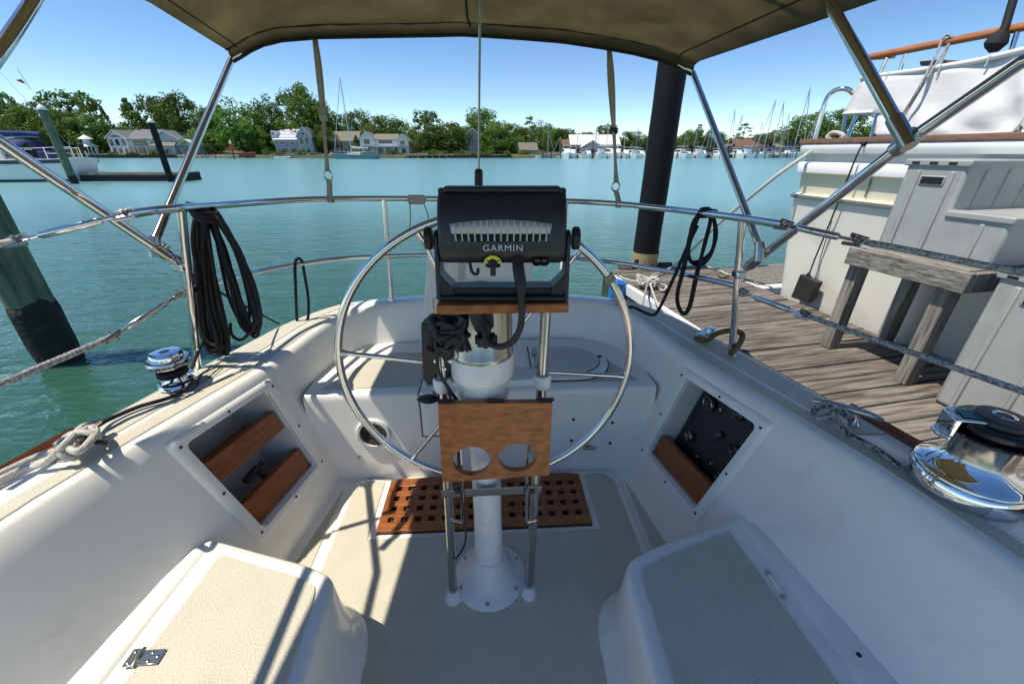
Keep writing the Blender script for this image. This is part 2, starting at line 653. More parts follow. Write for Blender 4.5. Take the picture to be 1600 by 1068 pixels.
# cockpit sole with a raised centre panel
sp = []
so = MB()
prow = []
for y in [-.7 + .1 * k for k in range(24)]:
    w = .84 if y < .84 else .8 - (y - .84) * .13
    prow.append([B(-w - .04, y, SOLE), B(-.3, y, SOLE), B(.3, y, SOLE), B(w + .04, y, SOLE)])
so.grid(prow).build('cockpit_sole', gel, boat)
cp = [(-.655, -.7), (.655, -.7), (.645, 1.43), (.60, 1.488), (-.60, 1.488), (-.645, 1.43)]
MB().slab([B(x, y, SOLE - .002) for x, y in cp], (0, 0, .016)).build('sole_panel', gel, boat, bevel=.006)
Z1 = SOLE + .014
pads = [[(-.62, .7), (-.62, 1.41), (-.58, 1.465), (-.485, 1.465), (-.485, 1.145), (-.40, 1.145), (-.40, .7)],
        [(.62, .7), (.40, .7), (.40, 1.145), (.485, 1.145), (.485, 1.465), (.58, 1.465), (.62, 1.41)],
        [(-.40, -.7), (.40, -.7), (.40, 1.145), (-.40, 1.145)]]
for pd in pads:
    MB().slab([B(x, y, Z1 - .002) for x, y in pd], (0, 0, .006)).build('sole_nonskid', nonskid, boat)
for s in (-1, 1):
    MB().slab([B(s * .675, .6, SOLE - .002), B(s * .675, 1.44, SOLE - .002), B(s * .69, 1.44, SOLE - .002), B(s * .765, 1.05, SOLE - .002), B(s * .785, .6, SOLE - .002)], (0, 0, .006)).build('sole_nonskid', nonskid, boat)

# benches
for s in (-1, 1):
    edge = [(.90, .955), (.85, .94)]
    ca, cr = V((.455, .80)), .075
    # rear edge to rounded inboard corner to the inboard side
    edge += [(.70, .893), (.56, .85)]
    corner = smooth_path([V((.505, .828, 0)), V((.452, .795, 0)), V((.430, .73, 0)), V((.427, .66, 0))], 4)
    edge += [(p.x, p.y) for p in corner]
    edge += [(.415, .45), (.40, .1), (.385, -.3), (.38, -.7)]
    ep = [V((x, y, 0)) for x, y in edge]
    nm = []
    for i in range(len(ep)):
        d = ep[min(i + 1, len(ep) - 1)] - ep[max(i - 1, 0)]
        d.normalize()
        n = V((d.y, -d.x, 0))       # outward (towards the sole / aft)
        if n.x > 0 and i > 6:
            n = -n
        if i <= 6 and n.y < 0:
            n = -n
        nm.append(n)
    rings = []
    for off, z in ((-.022, SEAT), (-.010, SEAT - .003), (-.003, SEAT - .011), (0, SEAT - .024), (.006, SEAT - .12), (.018, SEAT - .21), (.028, SEAT - .245), (.048, SEAT - .262), (.056, SEAT - .272), (.060, SOLE - .003)):
        rings.append([B(s * (p.x + n.x * off), p.y + n.y * off, z) for p, n in zip(ep, nm)])
    bm_ = MB().grid(rings)
    top = list(rings[0]) + [B(s * .99, -.7, SEAT), B(s * .95, .5, SEAT), B(s * .93, .955, SEAT)]
    bm_.add(top, [tuple(range(len(top)))])
    bench = bm_.build('bench_seat', gel, boat, angle=50)
    inner = [(p.x - n.x * .047, p.y - n.y * .047) for p, n in zip(ep, nm)][1:]
    inner[0] = (.825, .885)
    pad = [B(s * x, y, SEAT - .002) for x, y in inner] + [B(s * .885, -.7, SEAT - .002), B(s * .855, .5, SEAT - .002)]
    MB().slab(pad, (0, 0, .007)).build('seat_nonskid', nonskid, bench)
    # moulded gutter and ledge between seat and coaming
    rr = []
    for y in (.935, .90, .7, .5, .2, -.2, -.7):
        x0 = .865 + (.95 - y) * .045 if y < .9 else .86
        f = (SEAT - SOLE) / .65
        xw = None
        prof = [(0, .001), (.004, -.012), (.012, -.014), (.018, -.004), (.024, .003), (.034, .009), (.052, .012), (.064, .013), (.10, .015), (.20, .018)]
        rr.append([B(s * (x0 + dx), y, SEAT + (dz if y < .92 else min(dz, 0) - .004)) for dx, dz in prof])
    MB().grid(rr).build('seat_ledge', gel, bench, angle=60)
    if s == -1:
        hx, hy = -.855, .60
        hg = MB()
        hg.box(B(hx + .032, hy, SEAT + .009), (.05, .034, .004), Matrix.Rotation(YAW, 3, 'Z'))
        hg.box(B(hx - .012, hy, SEAT + .011), (.024, .040, .004), Matrix.Rotation(YAW, 3, 'Z'))
        hg.tube([B(hx + .002, hy - .022, SEAT + .012), B(hx + .002, hy + .022, SEAT + .012)], .005, 8)
        ho = hg.build('hinge', steel_dull, bench, bevel=.0015)
        for dx, dy in ((.03, .009), (.03, -.009), (.047, 0), (-.014, .012), (-.014, -.012)):
            MB().lathe([(.0035, 0), (.0035, .0015), (.0015, .002)], B(hx + dx, hy + dy, SEAT + .0112 + (.002 if dx < 0 else 0)), (0, 0, 1), 8).build('screw', steel_dull, bench)
    else:
        hx = .862
        for yy in (.735, .665):
            MB().box(B(hx, yy, SEAT + .007), (.012, .01, .006)).build('hinge', steel_dull, bench)
        MB().tube([B(hx, .735, SEAT + .006), B(hx, .665, SEAT + .006)], .003, 6).build('hinge_pin', gel, bench)
        MB().lathe([(.006, 0), (.006, .003), (.003, .004)], B(.93, .50, SEAT + .035), (0, 0, 1), 8).build('screw', black_gloss, bench)

# helm seat across the stern
hs = []
for x in (-.80, -.5, 0, .5, .80):
    hs.append([B(x, 1.497, SOLE - .002), B(x, 1.50, SOLE + .02), B(x, 1.522, HELM - .03), B(x, 1.526, HELM - .012), B(x, 1.534, HELM - .003), B(x, 1.548, HELM), B(x, 2.06, HELM)])
helm = MB().grid(hs).build('helm_seat', gel, boat, angle=60)


def hpad(pts, name='seat_nonskid', mat=nonskid, dz=.0):
    return MB().slab([B(x, y, HELM - .002 + dz) for x, y in pts], (0, 0, .006)).build(name, mat, helm)


hpad([(-.735, 1.575), (-.30, 1.575), (-.30, 1.92), (-.52, 1.92), (-.62, 1.80)])
hpad([(.735, 1.575), (.33, 1.575), (.33, 1.93), (.52, 1.92), (.63, 1.80)])
# locker lid that folds over the seat front, port of the wheel
lid = MB()
lp = [(-.275, 1.60, HELM), (-.275, 1.95, HELM), (.02, 1.95, HELM), (.02, 1.60, HELM)]
lid.slab([B(-.285, 1.525, HELM - .002), B(.06, 1.525, HELM - .002), B(.06, 1.95, HELM - .002), B(-.285, 1.95, HELM - .002)], (0, 0, .010))
lid.slab([B(-.285, 1.5085, HELM - .22), B(.06, 1.5085, HELM - .22), B(.06, 1.5235, HELM + .008), B(-.285, 1.5235, HELM + .008)], (0, -.012, 0))
lo = lid.build('locker_lid', gel, helm, bevel=.004)
MB().slab([B(-.26, 1.56, HELM + .007), B(.04, 1.56, HELM + .007), B(.04, 1.93, HELM + .007), B(-.26, 1.93, HELM + .007)], (0, 0, .004)).build('lid_nonskid', nonskid, helm)
g = MB().slab([B(-.292, 1.507, HELM - .23), B(.066, 1.507, HELM - .23), B(.066, 1.522, HELM + .001), B(-.292, 1.522, HELM + .001)], (0, -.004, 0))
g.slab([B(-.292, 1.52, HELM - .001), B(.066, 1.52, HELM - .001), B(.066, 1.96, HELM - .001), B(-.292, 1.96, HELM - .001)], (0, 0, .0035))
g.build('lid_gap_shade', rubber, helm)  # black sheet painting the shaded gap round the lid
# round ended deck hatch to starboard
hc = [at(858, 589, z=HELM), at(858, 540, z=HELM)]


def dshape(x0, x1, y0, y1, n=14):
    yc, ry = (y0 + y1) / 2, (y1 - y0) / 2
    rx = .17
    pts = [(x0, y1), (x0, y0)]
    for k in range(n + 1):
        a = -pi / 2 + pi * k / n
        pts.append((x1 - rx + rx * cos(a), yc + ry * sin(a)))
    return pts


MB().slab([B(x, y, HELM + .001) for x, y in dshape(.235, .635, 1.585, 1.955)], (0, 0, .006)).build('hatch_gasket', rubber, helm)
MB().slab([B(x, y, HELM + .001) for x, y in dshape(.240, .630, 1.59, 1.95)], (0, 0, .014)).build('hatch_rim', gel, helm, bevel=.005)
MB().slab([B(x, y, HELM + .014) for x, y in dshape(.262, .592, 1.628, 1.922)], (0, 0, .003)).build('hatch_gasket', rubber, helm)
MB().slab([B(x, y, HELM + .013) for x, y in dshape(.265, .588, 1.632, 1.918)], (0, 0, .010)).build('hatch_lid', nonskid_white, helm, bevel=.004)
for yy in (1.70, 1.83):
    hb = MB().box(B(.262, yy, HELM + .024), (.03, .012, .006))
    hb.box(B(.262, yy + .018, HELM + .024), (.03, .012, .006))
    hb.tube([B(.262, yy - .01, HELM + .026), B(.262, yy + .03, HELM + .026)], .004, 6)
    hb.build('hatch_hinge', steel_dull, helm)
MB().lathe([(.011, 0), (.011, .006), (.005, .008)], B(.60, 1.80, HELM + .015), (0, 0, 1), 10).build('hatch_lock', black_plastic, helm)
# fittings on the riser
fn = V((sin(YAW), -cos(YAW), .05)).normalized()


def riser(px, py):
    # point on the riser plane
    p0, n = B(0, 1.508, .7), fn
    r = ray(px, py)
    c = V((0, 0, CAMZ))
    return c + r * ((p0 - c).dot(n) / r.dot(n))


MB().lathe([(.082, -.004), (.082, .004), (.076, .011), (.064, .012), (.061, .004), (.059, -.01)], riser(584, 677), fn, 28, capt=False).build('vent_ring', white_paint, boat)
MB().lathe([(.062, -.008), (.062, .004), (.040, .005), (.037, .010), (.024, .011), (.02, .006)], riser(584, 677), fn, 24).build('vent_core', black_gloss, boat)
for k in range(6):
    a = k * pi / 3 + .3
    c = riser(584, 677) + fn * .011 + (V((cos(a) * cos(YAW), cos(a) * sin(YAW), sin(a))) * .071)
    MB().lathe([(.0045, 0), (.0045, .0015)], c, fn, 8).build('vent_screw', steel_dull, boat)
for p in ((896, 655), (957, 660), (893, 688), (953, 692)):
    MB().lathe([(.0075, -.003), (.0075, .002), (.004, .003)], riser(*p), fn, 10).build('riser_screw', black_gloss, boat)
MB().lathe([(.009, -.003), (.009, .004), (.004, .006)], riser(562, 714), fn, 10).build('riser_screw', steel_dull, boat)
ft = MB().tube([riser(912, 699) + fn * .004, riser(930, 698) + fn * .006], [.010, .008], 10)
ft.lathe([(.017, -.003), (.015, .004)], riser(918, 698), fn, 14)
ft.build('drain_fitting', steel_dull, boat)
# ================================================================== fittings of the cockpit
# teak grating: slats fore and aft over cross slats, black sheet below painting the shade in the holes
gr = thing('teak_grating', 'orange teak floor grating with rows of square holes in front of the helm seat', 'grating', B(0, 1.31, Z1))
MB().slab([B(x, y, Z1 - .001) for x, y in ((-.455, 1.165), (.455, 1.165), (.455, 1.468), (-.455, 1.468))], (0, 0, .004)).build('grating_shade', rubber, gr)
GZ = Z1 + .003
ys = [1.17] + [1.2115 + .058 * k + d for k in range(4) for d in (0, .027)] + [1.46]
for k in range(5):
    a, b = ys[2 * k], ys[2 * k + 1]
    xl, xr = -.453, .453
    if k == 4:
        poly = [(xl, a), (xr, a), (xr - .035, b), (0, b + .012), (xl + .035, b)]
    else:
        poly = [(xl, a), (xr, a), (xr, b), (xl, b)]
    MB().slab([B(x, y, GZ) for x, y in poly], (0, 0, .016)).build('slat', teak, gr, bevel=.002)
for k in range(16):
    x = -.435 + .058 * k
    hw = .0155 if 0 < k < 15 else .018
    MB().slab([B(x + d, y, GZ) for d, y in ((-hw, 1.178), (hw, 1.178), (hw, 1.452), (-hw, 1.452))], (0, 0, .0135)).build('cross_slat', teak_y, gr, bevel=.0015)

# steering pedestal with guard
PX, PY = -.083, .965
ped = thing('steering_pedestal', 'white steering pedestal with steel binnacle and guard tubes on a round base', 'pedestal', (PX, PY, Z1 + .004))
pz = Z1 + .004
col = MB().lathe([(.132, 0), (.133, .006), (.128, .012), (.112, .018), (.095, .03), (.078, .055), (.066, .085), (.058, .115), (.0555, .122)], (PX, PY, pz), n=40)
col.build('pedestal_base', white_paint, ped, angle=60)
MB().lathe([(.051, .118), (.0505, .14), (.047, .3), (.0465, .70), (.052, .74), (.062, .78), (.066, .81)], (PX, PY, pz), n=32).build('pedestal_column', white_paint, ped, angle=60)
for k in range(6):
    a = k * pi / 3 + .5
    MB().lathe([(.007, 0), (.007, .004), (.003, .006)], (PX + .115 * cos(a), PY + .115 * sin(a), pz + .016), n=8).build('base_bolt', steel_dull, ped)
MB().lathe([(.070, 1.384), (.085, 1.39), (.0885, 1.40), (.0885, 1.452), (.086, 1.462)], (PX, PY, 0), n=40).build('binnacle_collar', white_paint, ped, angle=50)
MB().lathe([(.0865, 1.460), (.0868, 1.470), (.0835, 1.474), (.0835, 1.60), (.078, 1.625), (.06, 1.64)], (PX, PY, 0), n=40).build('binnacle_housing', binnacle_steel, ped, angle=50)
MB().lathe([(.052, 1.262), (.066, 1.29), (.076, 1.345), (.076, 1.386)], (PX, PY, 0), n=32).build('binnacle_neck', white_paint, ped, angle=60)
# visor and clamp knob under the shelf
MB().slab([(PX - .03, PY - .087, 1.63), (PX + .038, PY - .087, 1.63), (PX + .040, PY - .087, 1.575), (PX + .026, PY - .087, 1.555), (PX - .005, PY - .087, 1.56)], (0, -.012, 0)).build('compass_visor', dark_grey_plastic, ped, bevel=.004)
kn = MB()
kp = []
for k in range(40):
    a = 2 * pi * k / 40
    r = .025 + .003 * cos(8 * a)
    kp.append((PX + .021 + r * cos(a), PY - .105 + r * sin(a), 1.532))
kn.slab(kp, (0, 0, .024))
kn.lathe([(.012, 1.555), (.010, 1.59)], (PX + .021, PY - .102, 0), n=12)
kn.build('clamp_knob', black_plastic, ped, bevel=.003)
# guard
gl = [((-.208, .882, pz), (-.186, .947, 1.62)), ((.061, .897, pz), (.089, .965, 1.62))]
for a, b in gl:
    a, b = V(a), V(b)
    MB().tube([a, a.lerp(b, .5), b], .0145, 16).build('guard_tube', steel_dull, ped)
    MB().lathe([(.030, 0), (.030, .006), (.024, .012), (.021, .04), (.0185, .048)], a, n=16).build('guard_foot', white_paint, ped, angle=50)
    c = a.lerp(b, (1.378 - pz) / (1.62 - pz))
    MB().lathe([(.020, -.024), (.025, -.018), (.026, .012), (.022, .018)], c, n=20).build('guard_collar', white_paint, ped, angle=50)
bar = MB()
a = V(gl[0][0]).lerp(V(gl[0][1]), .47)
b = V(gl[1][0]).lerp(V(gl[1][1]), .47)
c = (a + b) / 2
bar.box(c + V((0, -.017, -.03)), ((b - a).length + .035, .004, .030), Matrix.Rotation(atan2(b.y - a.y, b.x - a.x), 3, 'Z'))
bar.build('guard_cross_bar', steel_dull, ped, bevel=.001)
pl = []
l, r = V((-.186 + .006, .939, 0)), V((.085, .958, 0))
pc = V((PX, PY, 0))
pts = []
arm = []
for sgn, e in ((-1, l), (1, r)):
    pass
outl = [l + V((-.018, -.014, 0)), l + V((.01, -.02, 0)), pc + V((-.05, -.045, 0)), pc + V((-.02, -.058, 0)), pc + V((.02, -.058, 0)), pc + V((.05, -.043, 0)), r + V((-.01, -.02, 0)), r + V((.018, -.014, 0)),
        r + V((.018, .016, 0)), pc + V((.09, .06, 0)), pc + V((.04, .095, 0)), pc + V((-.04, .095, 0)), pc + V((-.09, .06, 0)), l + V((-.018, .016, 0))]
MB().slab([V((p.x, p.y, 1.366)) for p in outl], (0, 0, .022)).build('guard_plate', white_paint, ped, bevel=.005, seg=3)
# shelf board on the guard
MB().slab([(-.166, .812, 1.6265), (.126, .824, 1.6265), (.126, 1.0, 1.6265), (-.166, .99, 1.6265)], (0, 0, .022)).build('shelf_board', teak_worn, ped, bevel=.004, seg=3)
# throttle lever
thr = MB().tube([(-.175, .955, 1.40), (-.205, .94, 1.37), (-.212, .93, 1.345)], [.012, .010, .009], 10)
thr.build('throttle_lever', black_plastic, ped)
th2 = MB().lathe([(.001, -.012), (.018, -.010), (.026, 0), (.018, .010), (.001, .012)], (0, 0, 0), n=20)
th2.v = [V((v.x * 1.25 - .232, v.y * .8 + .925, v.z * .8 + 1.332)) for v in th2.v]
th2.build('throttle_knob', black_plastic, ped)

# steering wheel
WC = V((-.082, 1.15, 1.315))
WR = .476
wex, wey = V((cos(YAW), sin(YAW), 0)), V((0, .03, 1)).normalized()
wax = wex.cross(wey)


def wpt(r, deg):
    return WC + wex * r * cos(R(deg)) + wey * r * sin(R(deg))


whl = MB().tube([wpt(WR, k * 360 / 96) for k in range(96)], .0125, 12, closed=True).build('steering_wheel', steel, ped)
for k in range(6):
    d = 173 + 60 * k
    MB().tube([wpt(.045, d) + wax * .03, wpt(.24, d) + wax * .012, wpt(WR - .012, d)], .0078, 10).build('spoke', steel, whl)
    MB().tube([wpt(WR - .035, d), wpt(WR - .010, d)], [.0078, .013], 10).build('spoke_joint', steel, whl)
MB().lathe([(.02, -.06), (.045, -.05), (.055, -.02), (.055, .02), (.03, .03)], WC, wax, 24).build('hub', chrome, whl)
tw = MB()
for k in range(4):
    ang = 37 + (k - 1.5) * .8
    c, n = wpt(WR, ang), (wpt(WR, ang + 1) - wpt(WR, ang - 1)).normalized()
    u = n.orthogonal().normalized()
    w = n.cross(u)
    tw.tube([c + (u * cos(2 * pi * j / 12) + w * sin(2 * pi * j / 12)) * .0145 for j in range(12)], .0035, 6, closed=True)
tw.build('king_spoke_marker', webbing, whl)

# chart plotter seen from behind
plo = thing('chart_plotter', 'black chart plotter seen from behind on the teak shelf of the pedestal', 'chart plotter', (-.02, .87, 1.649))
prof = [(.884, 1.874), (.868, 1.862), (.853, 1.842), (.843, 1.820), (.837, 1.795), (.8345, 1.775), (.8345, 1.762), (.838, 1.750), (.846, 1.738), (.858, 1.731), (.90, 1.728), (.908, 1.74), (.900, 1.876)]
rws = []
XC = -.021
for x, sq in ((-.135, .8), (-.132, .93), (-.124, 1), (-.06, 1), (.06, 1), (.124, 1), (.132, .93), (.135, .8)):
    cy, cz = .885, 1.80
    rws.append([V((XC + x, cy + (y - cy) * sq, cz + (z - cz) * (sq * .5 + .5))) for y, z in prof])
hb = MB().grid(rws, closed=True)
hb.add(rws[0], [tuple(range(len(prof)))])
hb.add(rws[-1], [tuple(range(len(prof)))])
body = hb.build('housing', dark_grey_plastic, plo, angle=60)
bz = MB()
bz.slab([(XC - .135, .893, 1.722), (XC + .135, .893, 1.722), (XC + .135, .884, 1.880), (XC - .135, .884, 1.880)], (0, .022, .002))
bz.slab([(XC - .122, .880, 1.872), (XC + .122, .880, 1.872), (XC + .122, .879, 1.884), (XC - .122, .879, 1.884)], (0, .024, .002))
bz.build('bezel', black_plastic, plo, bevel=.004, seg=3)
for sx in (-1, 1):
    MB().lathe([(.003, 0), (.003, .003)], (XC + sx * .131, .884, 1.868), (0, -1, 0), 8).build('bezel_screw', black_gloss, plo)


def hump(z):
    for (y0, z0), (y1, z1) in zip(prof, prof[1:]):
        if z1 <= z <= z0:
            return y0 + (y1 - y0) * (z - z0) / (z1 - z0)
    return .84


fin_m = M('cast_aluminium_fins', (.50, .49, .46), .45, .3)
pit_shade = M('matte_black', (.004, .004, .005), .8)
# heat sink: lit slope painted pale, recess shade painted black below, thin fins
lens_t = [(u, 1.816 + .008 * (1 - u * u)) for u in [-1 + k / 8 for k in range(17)]]
lens_b = [(u, 1.781 + .005 * u ** 4) for u in [-1 + k / 8 for k in range(17)]]
q = MB()
rt = [V((XC - .002 + u * .106, hump(z) - .001, z)) for u, z in lens_t]
rm = [V((XC - .002 + u * .102, hump(1.797) - .0012, 1.797)) for u, z in lens_t]
rb = [V((XC - .002 + u * .094, hump(z) - .001, z)) for u, z in lens_b]
q.grid([rt, rm])
q.build('heat_sink', fin_m, plo, solid=.001, fix=False)
MB().grid([rm, rb]).build('heat_sink_shade', pit_shade, plo, fix=False)
for k in range(15):
    u = -.93 + k * .133
    x = XC - .002 + u * .1
    zt = 1.816 + .008 * (1 - u * u) - .001
    MB().hexa([(x - .0016, hump(1.781) - .004, 1.783), (x + .0016, hump(1.781) - .004, 1.783), (x + .0016, hump(1.781) + .003, 1.783), (x - .0016, hump(1.781) + .003, 1.783),
               (x - .0013 + u * .004, hump(zt) - .0035, zt), (x + .0013 + u * .004, hump(zt) - .0035, zt), (x + .0013 + u * .004, hump(zt) + .003, zt), (x - .0013 + u * .004, hump(zt) + .003, zt)]).build('fin', fin_m, plo)


def text_mesh(body_txt, size, extr=.0006, bold=0):
    cu = bpy.data.curves.new('lettering', 'FONT')
    cu.body = body_txt
    cu.size = size
    cu.extrude = extr
    cu.offset = bold
    cu.space_character = 1.12
    cu.align_x = 'CENTER'
    cu.align_y = 'CENTER'
    ob = bpy.data.objects.new('lettering', cu)
    COL.objects.link(ob)
    bpy.context.view_layer.update()
    me = bpy.data.meshes.new_from_object(ob.evaluated_get(bpy.context.evaluated_depsgraph_get()))
    bpy.data.objects.remove(ob)
    return me


def lettering(txt, size, loc, rot, mat, parent, bold=0, sx=1):
    me = text_mesh(txt, size, bold=bold)
    me.materials.append(mat)
    o = bpy.data.objects.new('lettering', me)
    COL.objects.link(o)
    o.parent = parent
    p = parent
    while p.parent:
        p = p.parent
    o.location = V(loc) - p.location
    o.rotation_euler = rot
    o.scale = (sx, 1, 1)
    return o


letter_m = M('pale_grey_print', (.62, .62, .62), .4)
lettering('GARMIN', .0185, (XC + .002, .8338, 1.7675), (pi / 2 - .02, 0, 0), letter_m, plo, sx=1.12)
# bracket
br = MB()
br.slab([(XC - .138, .832, 1.650), (XC + .138, .832, 1.650), (XC + .138, .905, 1.650), (XC - .138, .905, 1.650)], (0, 0, .012))
br.slab([(XC - .132, .846, 1.661), (XC + .132, .846, 1.661), (XC + .132, .893, 1.661), (XC - .132, .893, 1.661)], (0, 0, .016))
for sx in (-1, 1):
    x = XC + sx * .1365
    yz = [(.834, 1.652), (.905, 1.652), (.896, 1.72), (.888, 1.79), (.872, 1.80), (.856, 1.79), (.846, 1.72)]
    br.slab([V((x, y, z)) for y, z in yz], (sx * .010, 0, 0))
    br.slab([V((XC + sx * .139, .84, 1.66)), V((XC + sx * .105, .84, 1.66)), V((XC + sx * .112, .84, 1.682)), V((XC + sx * .124, .84, 1.694)), V((XC + sx * .139, .84, 1.712))], (0, .055, 0))
br.build('bracket', black_plastic, plo, bevel=.003)
for sx in (-1, 1):
    kp = []
    for k in range(36):
        a = 2 * pi * k / 36
        r = .024 + .0015 * cos(9 * a)
        kp.append((XC + sx * .15, .866 + r * cos(a), 1.782 + r * sin(a)))
    MB().slab(kp, (sx * .016, 0, 0)).build('knob', black_plastic, plo, bevel=.005, seg=3)
plug = MB().tube([(.012, .845, 1.742), (.013, .828, 1.728), (.018, .815, 1.70), (.020, .808, 1.672)], [.012, .0125, .0125, .0085], 14)
plug.build('power_plug', rubber, plo)
MB().lathe([(.013, 0), (.014, .004), (.012, .005)], (.012, .8455, 1.741), (0, -.7, -.7), 16).build('plug_collar', M('dull_red', (.10, .012, .01), .5), plo)
pts = [(.020, .808, 1.675), (.0215, .803, 1.64), (.018, .803, 1.60), (.002, .808, 1.565), (-.028, .818, 1.546), (-.055, .83, 1.552), (-.066, .85, 1.58), (-.066, .875, 1.612)]
MB().tube(smooth_path(pts, 5), .0075, 10).build('power_cable', rubber, plo)
st = MB()
sp_ = [(XC - .02 + .0185 * cos(R(k * 15)), .8355, 1.737 + .016 * sin(R(k * 15))) for k in range(13)]
st.slab(sp_, (0, -.0035, -.001))
so_ = st.build('warning_sticker', M('yellow_sticker', (.75, .68, .04), .5), plo)
MB().slab([(XC - .034, .8315, 1.740), (XC - .006, .8315, 1.740), (XC - .006, .8315, 1.7425), (XC - .034, .8315, 1.7425)], (0, -.0006, 0)).build('sticker_print', rubber, so_)
cpg = MB().lathe([(.016, -.012), (.016, .004), (.009, .006)], (XC - .02, .842, 1.731), (0, -.5, -1), 16)
cpg.tube([(XC - .02, .84, 1.728), (XC - .02, .838, 1.708)], .006, 8)
cpg.build('port_cap', rubber, plo)
MB().tube(smooth_path([(XC - .07, .845, 1.735), (XC - .065, .838, 1.716), (XC - .054, .836, 1.712), (XC - .052, .84, 1.724)], 4), .0035, 8).build('cap_leash', rubber, plo)
for dx in (.075, .09):
    MB().lathe([(.011, -.004), (.011, .004), (.006, .006)], (XC + dx, .842, 1.738), (0, -.8, -.6), 12).build('port_socket', black_gloss, plo)

# drink holder board hung on the guard
dh = thing('drink_holder', 'brown teak drink holder board with two round cup holes on the pedestal guard', 'drink holder', (-.045, .86, 1.10))


def dpt(px, py, d=0):
    p = at(px, py, Y=.862)
    return p + V((0, d, 0))


cor = [(684, 631), (863, 629), (858, 742), (691, 753)]
c0, c1, c2, c3 = [dpt(*c) for c in cor]
bmh = bmesh.new()


def bil(u, v, d):
    return (c0.lerp(c1, u)).lerp(c3.lerp(c2, u), v) + V((0, d, 0))


holes = [(.285, .735), (.705, .720)]
W_, H_ = (c1 - c0).length, (c3 - c0).length
hr = .053
# board as a grid with two round holes: rings around each hole stitched to square cells
m = MB()


def cell(u0, u1, v0, v1, hole=None):
    """front and back faces of one rectangle of the board, with a round hole"""
    if hole is None:
        for d, fl in ((0, 0), (.018, 1)):
            q4 = [bil(u0, v0, d), bil(u1, v0, d), bil(u1, v1, d), bil(u0, v1, d)]
            m.add(q4, [(0, 1, 2, 3)])
        return
    n = 32
    cu, cv = hole
    outer, inner = [], []
    for k in range(n):
        a = 2 * pi * k / n + pi / 4
        ca, sa = cos(a), sin(a)
        mx_ = max(abs(ca), abs(sa))
        ox, oy = ca / mx_, sa / mx_
        u = cu + (ox * (u1 - cu) if ox > 0 else ox * (cu - u0))
        v = cv + (oy * (v1 - cv) if oy > 0 else oy * (cv - v0))
        outer.append((u, v))
        inner.append((cu + hr * ca / W_, cv + hr * sa / H_))
    fo_ = [bil(u, v, 0) for u, v in outer]
    fi = [bil(u, v, 0) for u, v in inner]
    fi2 = [bil(u, v, .018) for u, v in inner]
    fo2 = [bil(u, v, .018) for u, v in outer]
    m.grid([fo_, fi, fi2, fo2], closed=True)


cell(0, 1, 0, .5)
cell(0, .495, .5, 1, holes[0])
cell(.495, 1, .5, 1, holes[1])
e = [bil(0, 0, 0), bil(1, 0, 0), bil(1, 1, 0), bil(0, 1, 0)]
e2 = [bil(0, 0, .018), bil(1, 0, .018), bil(1, 1, .018), bil(0, 1, .018)]
m.add(e + e2, [(0, 1, 5, 4), (1, 2, 6, 5), (2, 3, 7, 6), (3, 0, 4, 7)])
bmh.free()
m.build('board', teak_worn, dh, angle=40)
for u in (.06, .5, .94):
    p = bil(u, .0, .009)
    MB().box(p + V((0, .002, .003)), (.045, .012, .005)).build('hinge', rubber, dh, bevel=.001)
# wire cup stays below the board
for xp in (722, 823):
    s_ = 1 if xp < 780 else -1
    tp = at(xp, 752, Y=.885)
    bt = at(xp - s_ * 0, 814, Y=.885)
    pts = [tp + V((0, .01, .15)), tp, bt + V((0, 0, .01)), bt + V((-s_ * .006, 0, 0)), bt + V((-s_ * .03, .005, .002)), bt + V((-s_ * .03, .005, .012))]
    MB().tube(smooth_path(pts, 4), .0045, 8).build('wire_stay', steel_dull, dh)
    MB().box(at(xp - s_ * 8, 767, Y=.872), (.016, .006, .014)).build('stay_clip', rubber, dh)
# thin cable down the guard leg
cbl = MB().tube(smooth_path([at(698, 600, Y=.90), at(712, 660, Y=.89), at(719, 760, Y=.875), at(727, 820, Y=.872), at(726, 850, Y=.88), at(712, 873, Y=.885)], 5), .0035, 8)
tag(cbl.build('thin_cable', rubber), 'thin black cable dangling down inside the left guard tube', 'cable')

# control box with cables left of the binnacle
ib = thing('control_box', 'black control box hung with tangled cables left of the steel binnacle', 'control box', (-.18, .93, 1.37))
b_ = MB().slab([at(657, 506, Y=.925), at(722, 506, Y=.925), at(724, 592, Y=.935), at(716, 602, Y=.935), at(667, 602, Y=.935), at(660, 592, Y=.935)], (0, .045, 0))
b_.build('case', black_plastic, ib, bevel=.005, seg=3)
MB().slab([at(672, 548, Y=.922), at(716, 548, Y=.922), at(714, 586, Y=.930), at(676, 586, Y=.930)], (0, .02, 0)).build('face_plate', dark_grey_plastic, ib, bevel=.003)
for p in ((681, 564), (703, 564), (714, 567), (694, 576)):
    MB().lathe([(.0055, -.01), (.0055, .002), (.002, .004)], at(*p, Y=.922), (0, -1, .2), 10).build('chrome_screw', chrome, ib)
MB().lathe([(.010, 0), (.012, .004), (.012, .014), (.006, .018)], at(726, 577, Y=.93), (.5, -1, .1), 12).build('side_knob', black_plastic, ib)
rng = random.Random(5)
cab = MB()
for k in range(15):
    p = [at(678 + rng.uniform(-8, 20), 500 + rng.uniform(-12, 4), Y=.91)]
    for j in range(5):
        p.append(at(690 + rng.uniform(-26, 40), 515 + rng.uniform(-20, 34), Y=.885 + rng.uniform(-.02, .03)))
    p.append(at(722 + rng.uniform(-6, 14), 505 + rng.uniform(-14, 20), Y=.93))
    cab.tube(smooth_path(p, 5), rng.choice((.004, .006, .008)), 7)
cab.tube(smooth_path([at(700, 500, Y=.9), at(688, 530, Y=.895), at(684, 575, Y=.90), at(700, 605, Y=.9), at(714, 625, Y=.91)], 5), .005, 8)
cab.build('cable_bundle', rubber, ib)
